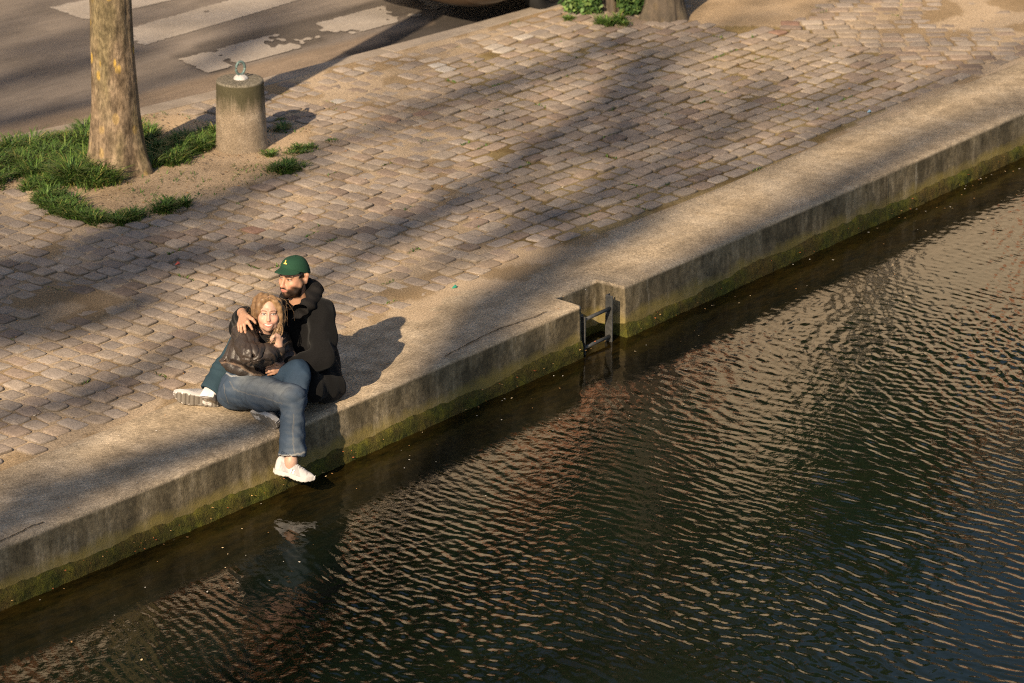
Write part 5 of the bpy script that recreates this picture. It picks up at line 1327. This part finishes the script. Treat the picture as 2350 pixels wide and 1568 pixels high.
    f.chain([w(516, 828, 18.95), w(535, 831, 18.88), w(556, 838, 18.83), w(580, 852, 18.84)], [.003, .004, .004, .003], .008, True)
    def crease(q):
        out = .0025*noisef(q*np.array([1.2, 1.2, .8]), 30, 71) + .0015*noisef(q, 90, 72)
        for A, B, n, am, sd in ((rsh, rel, 4, .0085, 91), (rel, rwr, 4, .008, 92), (w(560, 775, 19.05), w(543, 832, 19.02), 5, .007, 93)):
            ax = (B-A)/np.linalg.norm(B-A); d, t = segdist(q, A, B); e1 = np.cross(ax, (0, 0, 1.)); e1 /= np.linalg.norm(e1); e2 = np.cross(ax, e1); v = q-A
            ph = np.arctan2(v @ e2, v @ e1); rdg = (1-np.abs(np.sin(n*ph + 1.6*noisef(q, 17, sd) + (v @ ax)*9)))**3
            out += am*rdg*(d < .13)*np.clip(.55 + .7*noisef(q, 13, sd+7), 0, 1.2)
        return out
    f.disp(crease)
    f.chain([neck+np.array((.015, -.07, -.02)), w(604, 790, 18.9), w(607, 812, 18.86)], [.035, .028, .01], .02, True); f.cap(neck+np.array((0, -.01, .03)), H(0, 0, -.09), .066, .075, .012, True)
    hA, hB = w(500, 831, 19.0), w(600, 864, 18.9); hN = np.cross(hB-hA, np.array((0., 1, .12))); hN *= -np.sign(hN[2]); hN /= np.linalg.norm(hN)
    f.cut(lambda G: (G-hA) @ hN)
    hem = [w(507, 838, 19.0), w(520, 832, 18.9), w(545, 838, 18.86), w(565, 850, 18.85), w(580, 860, 18.86), w(597, 866, 18.9)]
    def lc(V):
        n = noisef(V, 16, 3); c = np.array((0.030, 0.0215, 0.0165))[None]*(1+.30*n[:, None]); e = np.minimum(polydist(V, surf(V, [(505, 832), (520, 829), (545, 836), (565, 848), (583, 858), (600, 861)])), polydist(V, surf(V, [(645, 812), (651, 822), (651, 832)]))); c = np.where((e < .0065)[:, None], np.array((0.10, 0.07, 0.048)), c)
        band = polydist(V, [w(512, 830, 18.98), w(535, 838, 18.9), w(560, 850, 18.87)]); return np.where((band < .022)[:, None], c*np.array((1.35, 1.25, 1.2)), c)
    f.build('jacket', M['leather'], t, lc, None, 1)
    # dark top under the jacket
    f = Field(neck-np.array((.12, .14, .14)), neck+np.array((.14, .12, .06)), .006); f.cap(w(604, 786, 18.97), w(606, 820, 18.92), .055, .05, .02); f.cap(w(600, 778, 19.0), w(618, 780, 19.0), .045, .045, .02); f.build('shirt', M['hood'], t, None, None, 1)
    # ---- jeans
    f = Field((-2.1, 18.25, -0.24), (-0.98, 19.3, 0.46), 0.0055); w1, w2 = folds(46, .0045, 51), folds(40, .006, 55)
    hem1 = w(671, 1046, 18.47)
    f.ell(pel+np.array((-.005, 0, .005)), (.135, .13, .118), .04); f.cap(pel, w(556, 862, 19.0), .115, .098, .04)
    f.cap(w(534, 902, 18.96), rhip, .105, .11, .04); f.chain([rhip, w(610, 907, 18.75), rkn], [.112, .104, .076], .04, wr=w1)
    f.chain([rkn, w(672, 965, 18.53), hem1], [.076, .071, .088], .022, wr=w2)
    f.chain([lhip, w(640, 864, 18.93), lkn], [.10, .083, .066], .03, wr=w1); f.chain([lkn, w(672, 905, 18.80), w(648, 938, 18.80), w(606, 948, 18.82)], [.066, .080, .066, .055], .03, wr=w2)
    f.chain([w(694, 865, 18.82), w(686, 920, 18.74), w(680, 950, 18.70)], [.05, .045, .03], .03)
    hd = hem1 - w(672, 965, 18.53); hd /= np.linalg.norm(hd)
    f.cut(lambda G: np.where((G[..., 1] < 18.66) & (G[..., 2] < .0), (G-hem1) @ hd, -1)); f.cap(hem1-hd*.05, hem1+hd*.04, .068, .078, .004, True)
    f.chain([w(594, 874, 18.90), w(606, 885, 18.86)], [.006, .004], .014, True)
    def jcrease(q):
        out = .003*noisef(q, 40, 81) + .0015*noisef(q, 90, 82)
        for A, B, fq, t0, wd, am, sd in ((rhip, rkn, 75, .08, .28, .009, 61), (rhip, rkn, 80, 1.0, .22, .008, 62), (rkn, hem1, 60, .12, .25, .008, 63), (lhip, lkn, 70, .15, .3, .008, 65)):
            ax = (B-A)/np.linalg.norm(B-A); d, t = segdist(q, A, B); e1 = np.cross(ax, (0, 0, 1.)); v = q-A
            out += am*(1-np.abs(np.sin((v @ ax)*fq*.5 + (v @ e1)*22 + 1.5*noisef(q, 15, sd))))**3*np.exp(-((t-t0)/wd)**2)*(d < .14)*np.clip(.5+.7*noisef(q, 11, sd+9), 0, 1.2)
        return out
    f.disp(jcrease)
    f.cut(lambda G: np.where(G[..., 1] > 18.62, .004 - G[..., 2], -1))
    PX = lambda V: dict(seam=[surf(V, [(526, 874), (536, 893), (566, 903), (606, 913), (645, 926)]), surf(V, [(675, 950), (672, 1000), (678, 1043)]), surf(V, [(512, 880), (514, 905), (523, 928)])],
                        pocket=[surf(V, [(516, 852), (528, 862), (548, 861), (566, 855)])], hem=[surf(V, [(637, 1043), (655, 1046), (680, 1043), (703, 1038)])])
    def jc(V):
        n = noisef(V, 14, 5); fine = noisef(V*np.array((1, 1, 3)), 60, 6); d1 = segdist(V, rhip, rkn)[0]; th = segdist(V, w(560, 880, 18.84), w(650, 895, 18.56))[0]
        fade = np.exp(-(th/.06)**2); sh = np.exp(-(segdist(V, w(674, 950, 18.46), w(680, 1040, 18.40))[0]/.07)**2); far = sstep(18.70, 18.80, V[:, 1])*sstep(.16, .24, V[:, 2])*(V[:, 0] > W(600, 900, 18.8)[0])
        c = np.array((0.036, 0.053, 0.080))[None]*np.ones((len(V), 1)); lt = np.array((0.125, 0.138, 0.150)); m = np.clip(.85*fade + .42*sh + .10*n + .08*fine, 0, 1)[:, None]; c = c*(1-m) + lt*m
        dk = np.array((0.013, 0.027, 0.048)); c = c*(1-far[:, None]*.85) + dk*far[:, None]*.85  # far leg darker: its shade is put into the denim colour
        L_ = PX(V); st = np.minimum.reduce([polydist(V, q) for q in L_['seam']]); k = np.clip(1.1-st/.005, 0, 1)[:, None]*.2; c = c*(1-k) + np.array((0.30, 0.25, 0.17))*k
        k = np.clip(1.2-polydist(V, L_['pocket'][0])/.006, 0, 1)[:, None]*.6; c = c*(1-k) + np.array((0.40, 0.39, 0.37))*k
        k = np.clip(1.3-polydist(V, L_['hem'][0])/.006, 0, 1)[:, None]*.6; c = c*(1-k) + np.array((0.33, 0.31, 0.28))*k
        return c
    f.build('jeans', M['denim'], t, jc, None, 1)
    shoes('shoe', t, w(630, 1086, 18.455), w(713, 1108, 18.37), (-.16, .30, 1.0), .262, 2, .088, True)
    shoes('shoe', t, w(577, 955, 18.80), w(633, 977, 18.56), (.50, .72, .40), .275, 3, .098)
    # ---- hair: a shell with grooves, falling locks and loose strands
    f = Field(H(0, 0, -.02)-.24, H(0, 0, -.02)+.24, .0045)
    f.ell(H(0, -.022, .030), np.array((.084, .103, .098))*hs, .02, False, HR); f.ell(H(.01, -.055, -.03), np.array((.09, .07, .11))*hs, .03, False, HR)
    LK = [([(-.012, .070, .112), (-.055, .062, .092), (-.082, .045, .045), (-.088, .035, -.015), (-.084, .032, -.07), (-.070, .042, -.118), (-.045, .05, -.16)], [.010, .016, .020, .022, .020, .014, .006]),
          ([(-.03, .02, .118), (-.075, .012, .085), (-.100, .0, .02), (-.106, -.005, -.05), (-.092, 0, -.11), (-.07, .02, -.16)], [.014, .022, .026, .026, .020, .008]),
          ([(.004, .072, .112), (.048, .062, .098), (.075, .045, .055), (.086, .035, .005), (.090, .028, -.045), (.098, .02, -.085)], [.010, .015, .019, .018, .012, .005]),
          ([(.03, .01, .118), (.08, .0, .085), (.106, -.01, .03), (.108, -.01, -.02), (.102, 0, -.07)], [.016, .026, .028, .022, .008]),
          ([(.01, -.04, .115), (.06, -.03, .118), (.10, -.02, .09), (.125, -.01, .05)], [.02, .024, .020, .006])]
    for pts, rd in LK: f.chain([H(p[0]*.90, p[1], p[2]*.96) for p in pts], [r*hs*.82 for r in rd], .022)
    f.ell(H(0.002, .112, -.040), np.array((.058, .075, .122))*hs, .006, True, HR)
    f.disp(lambda q: .0005*np.sin(((q-HC) @ HR)[..., 0]*420 + ((q-HC) @ HR)[..., 1]*260 + 2.2*noisef(q, 22, 12)) + .0006*noisef(q*np.array([1, 1, .4]), 50, 13))
    pal = np.array([(0.18, 0.105, 0.050), (0.25, 0.152, 0.076), (0.085, 0.046, 0.022), (0.31, 0.20, 0.105)])
    def hcol(V):
        q = (V-HC) @ HR; s = np.sin(q[:, 0]*420 + q[:, 1]*260 + 2.2*noisef(V, 22, 12) + 2*noisef(V, 7, 4)); k = (.5+.5*np.sin(q[:, 0]*190 + 1.8*noisef(V, 20, 14)))[:, None]*.40 + .25*(1+noisef(V, 12, 8))[:, None]*.8 + .35*(q[:, 0] > .02)[:, None]; k = np.clip(k, 0, 1); c = pal[2]*k + pal[1]*(1-k)
        part = np.exp(-((q[:, 0]/hs-.004)/.006)**2)*(q[:, 2] > .085); return c*(1-.6*part[:, None])
    hr = f.build('hair', M['hair'], t, hcol, None, 4)
    g = random.Random(4); b = MB()
    def strand(pts, r, c):
        Q = np.array([H(*p) for p in pts])
        for _ in range(2): Q = np.concatenate([Q[:1], np.stack([.75*Q[:-1]+.25*Q[1:], .25*Q[:-1]+.75*Q[1:]], 1).reshape(-1, 3), Q[-1:]])
        u = np.linspace(0, 1, len(Q))
        b.tube(towa(Q), [r*(1-.75*k) for k in u], 3, c, False)
    for i in range(260):
        pts, rd = LK[g.randrange(3)]; a = math.atan2(pts[2][1]*.5, pts[2][0]) + g.uniform(-1.7, 1.7); o = g.uniform(.93, 1.10); e = g.uniform(.75, 1.15); q = []
        jx, jy = math.cos(a), math.sin(a); wob = g.uniform(0, 6.28)
        for k, (p, r) in enumerate(zip(pts, rd)):
            fl = .0012*math.sin(wob + k*1.7)*k; q.append((p[0]*.90 + (r*.88+.002)*o*jx*.9 + fl, p[1] + (r*.9+.002)*o*jy*.9 + fl*.5 + .004*(k == 0), p[2]*.96 + r*.25*o*jy - .012*(e-1)*k))
        c = pal[g.choice((0, 1, 1, 3))]*g.uniform(.9, 1.1); strand(q, g.uniform(.0007, .0013), c)
    for i in range(45):                                    # flyaways, mostly blown to the right and over the top
        s = 1 if g.random() < .68 else -1; z0 = g.uniform(.0, .12); x0 = s*g.uniform(.05, .1); l = g.uniform(.02, .09)
        q = [(x0*.8, g.uniform(-.05, .04), z0), (x0+s*l*.4, g.uniform(-.03, .05), z0+g.uniform(-.02, .03)), (x0+s*l*.8, g.uniform(-.02, .06), z0-g.uniform(-.01, .05)), (x0+s*l*g.uniform(.5, 1.1), g.uniform(-.02, .07), z0-g.uniform(.02, .12))]
        strand(q, g.uniform(.0005, .0009), pal[g.choice((0, 1, 3, 3))]*g.uniform(.8, 1.2))
    for i in range(46):                                     # curling tips by the collar
        x0 = g.uniform(-.085, -.02); z0 = g.uniform(-.15, -.10)
        q = [(x0-.01, .04, z0+.06), (x0-.02, .055, z0+.01), (x0+.004, .065, z0-.035), (x0+.03*g.random(), .065, z0-.05-.03*g.random()), (x0+.05*g.random(), .06, z0-.045-.03*g.random())]
        strand(q, g.uniform(.0008, .0014), pal[g.choice((0, 1, 3))]*g.uniform(.9, 1.3))
    b.build('strands', M['hair'], hr, True, t)
woman()

# ------------------------------------------------------------------ light, sky, camera
w = bpy.data.worlds.new('World'); scene.world = w; w.use_nodes = True
nt = w.node_tree; bg = nt.nodes['Background']; sk = nt.nodes.new('ShaderNodeTexSky')
sk.sky_type = 'NISHITA'; sk.sun_disc = False; sk.sun_elevation = SUN_EL; sk.sun_rotation = math.atan2(SX, SY)
sk.air_density = 1.0; sk.dust_density = 1.2; sk.ozone_density = 1.0
nt.links.new(sk.outputs[0], bg.inputs[0]); bg.inputs[1].default_value = 0.06
sl = bpy.data.lights.new('sun', 'SUN'); sl.energy = 5.0; sl.angle = math.radians(0.5); sl.color = (1.0, 0.80, 0.56)
so = bpy.data.objects.new('sun', sl); COL.objects.link(so); so.rotation_euler = Vector(SUNV).to_track_quat('Z', 'Y').to_euler(); so.location = (0, 0, 30)
cd = bpy.data.cameras.new('camera'); cam = bpy.data.objects.new('camera', cd); COL.objects.link(cam); scene.camera = cam
cd.sensor_width = 36; cd.lens = 36*FPX/2350; cd.clip_end = 1000; cd.clip_start = 0.5
cl = toworld(0, 0, HCAM); cam.location = cl
fwd = Vector((cp*ex[1], cp*ey[1], -sp)); rgt = Vector((ex[0], ey[0], 0)); up = rgt.cross(fwd)
cam.matrix_world = Matrix(((rgt.x, up.x, -fwd.x, cl[0]), (rgt.y, up.y, -fwd.y, cl[1]), (rgt.z, up.z, -fwd.z, cl[2]), (0, 0, 0, 1)))
cd.dof.use_dof = True; cd.dof.focus_distance = 20.3; cd.dof.aperture_fstop = 3.2
vs = scene.view_settings; vs.view_transform = 'Standard'; vs.look = 'None'; vs.gamma = 1; vs.exposure = 0.9; vs.use_curve_mapping = False
scene.render.film_transparent = False
scene.cycles.use_denoising = False
scene.cycles.pixel_filter_type = 'BLACKMAN_HARRIS'
scene.cycles.filter_width = 1.05
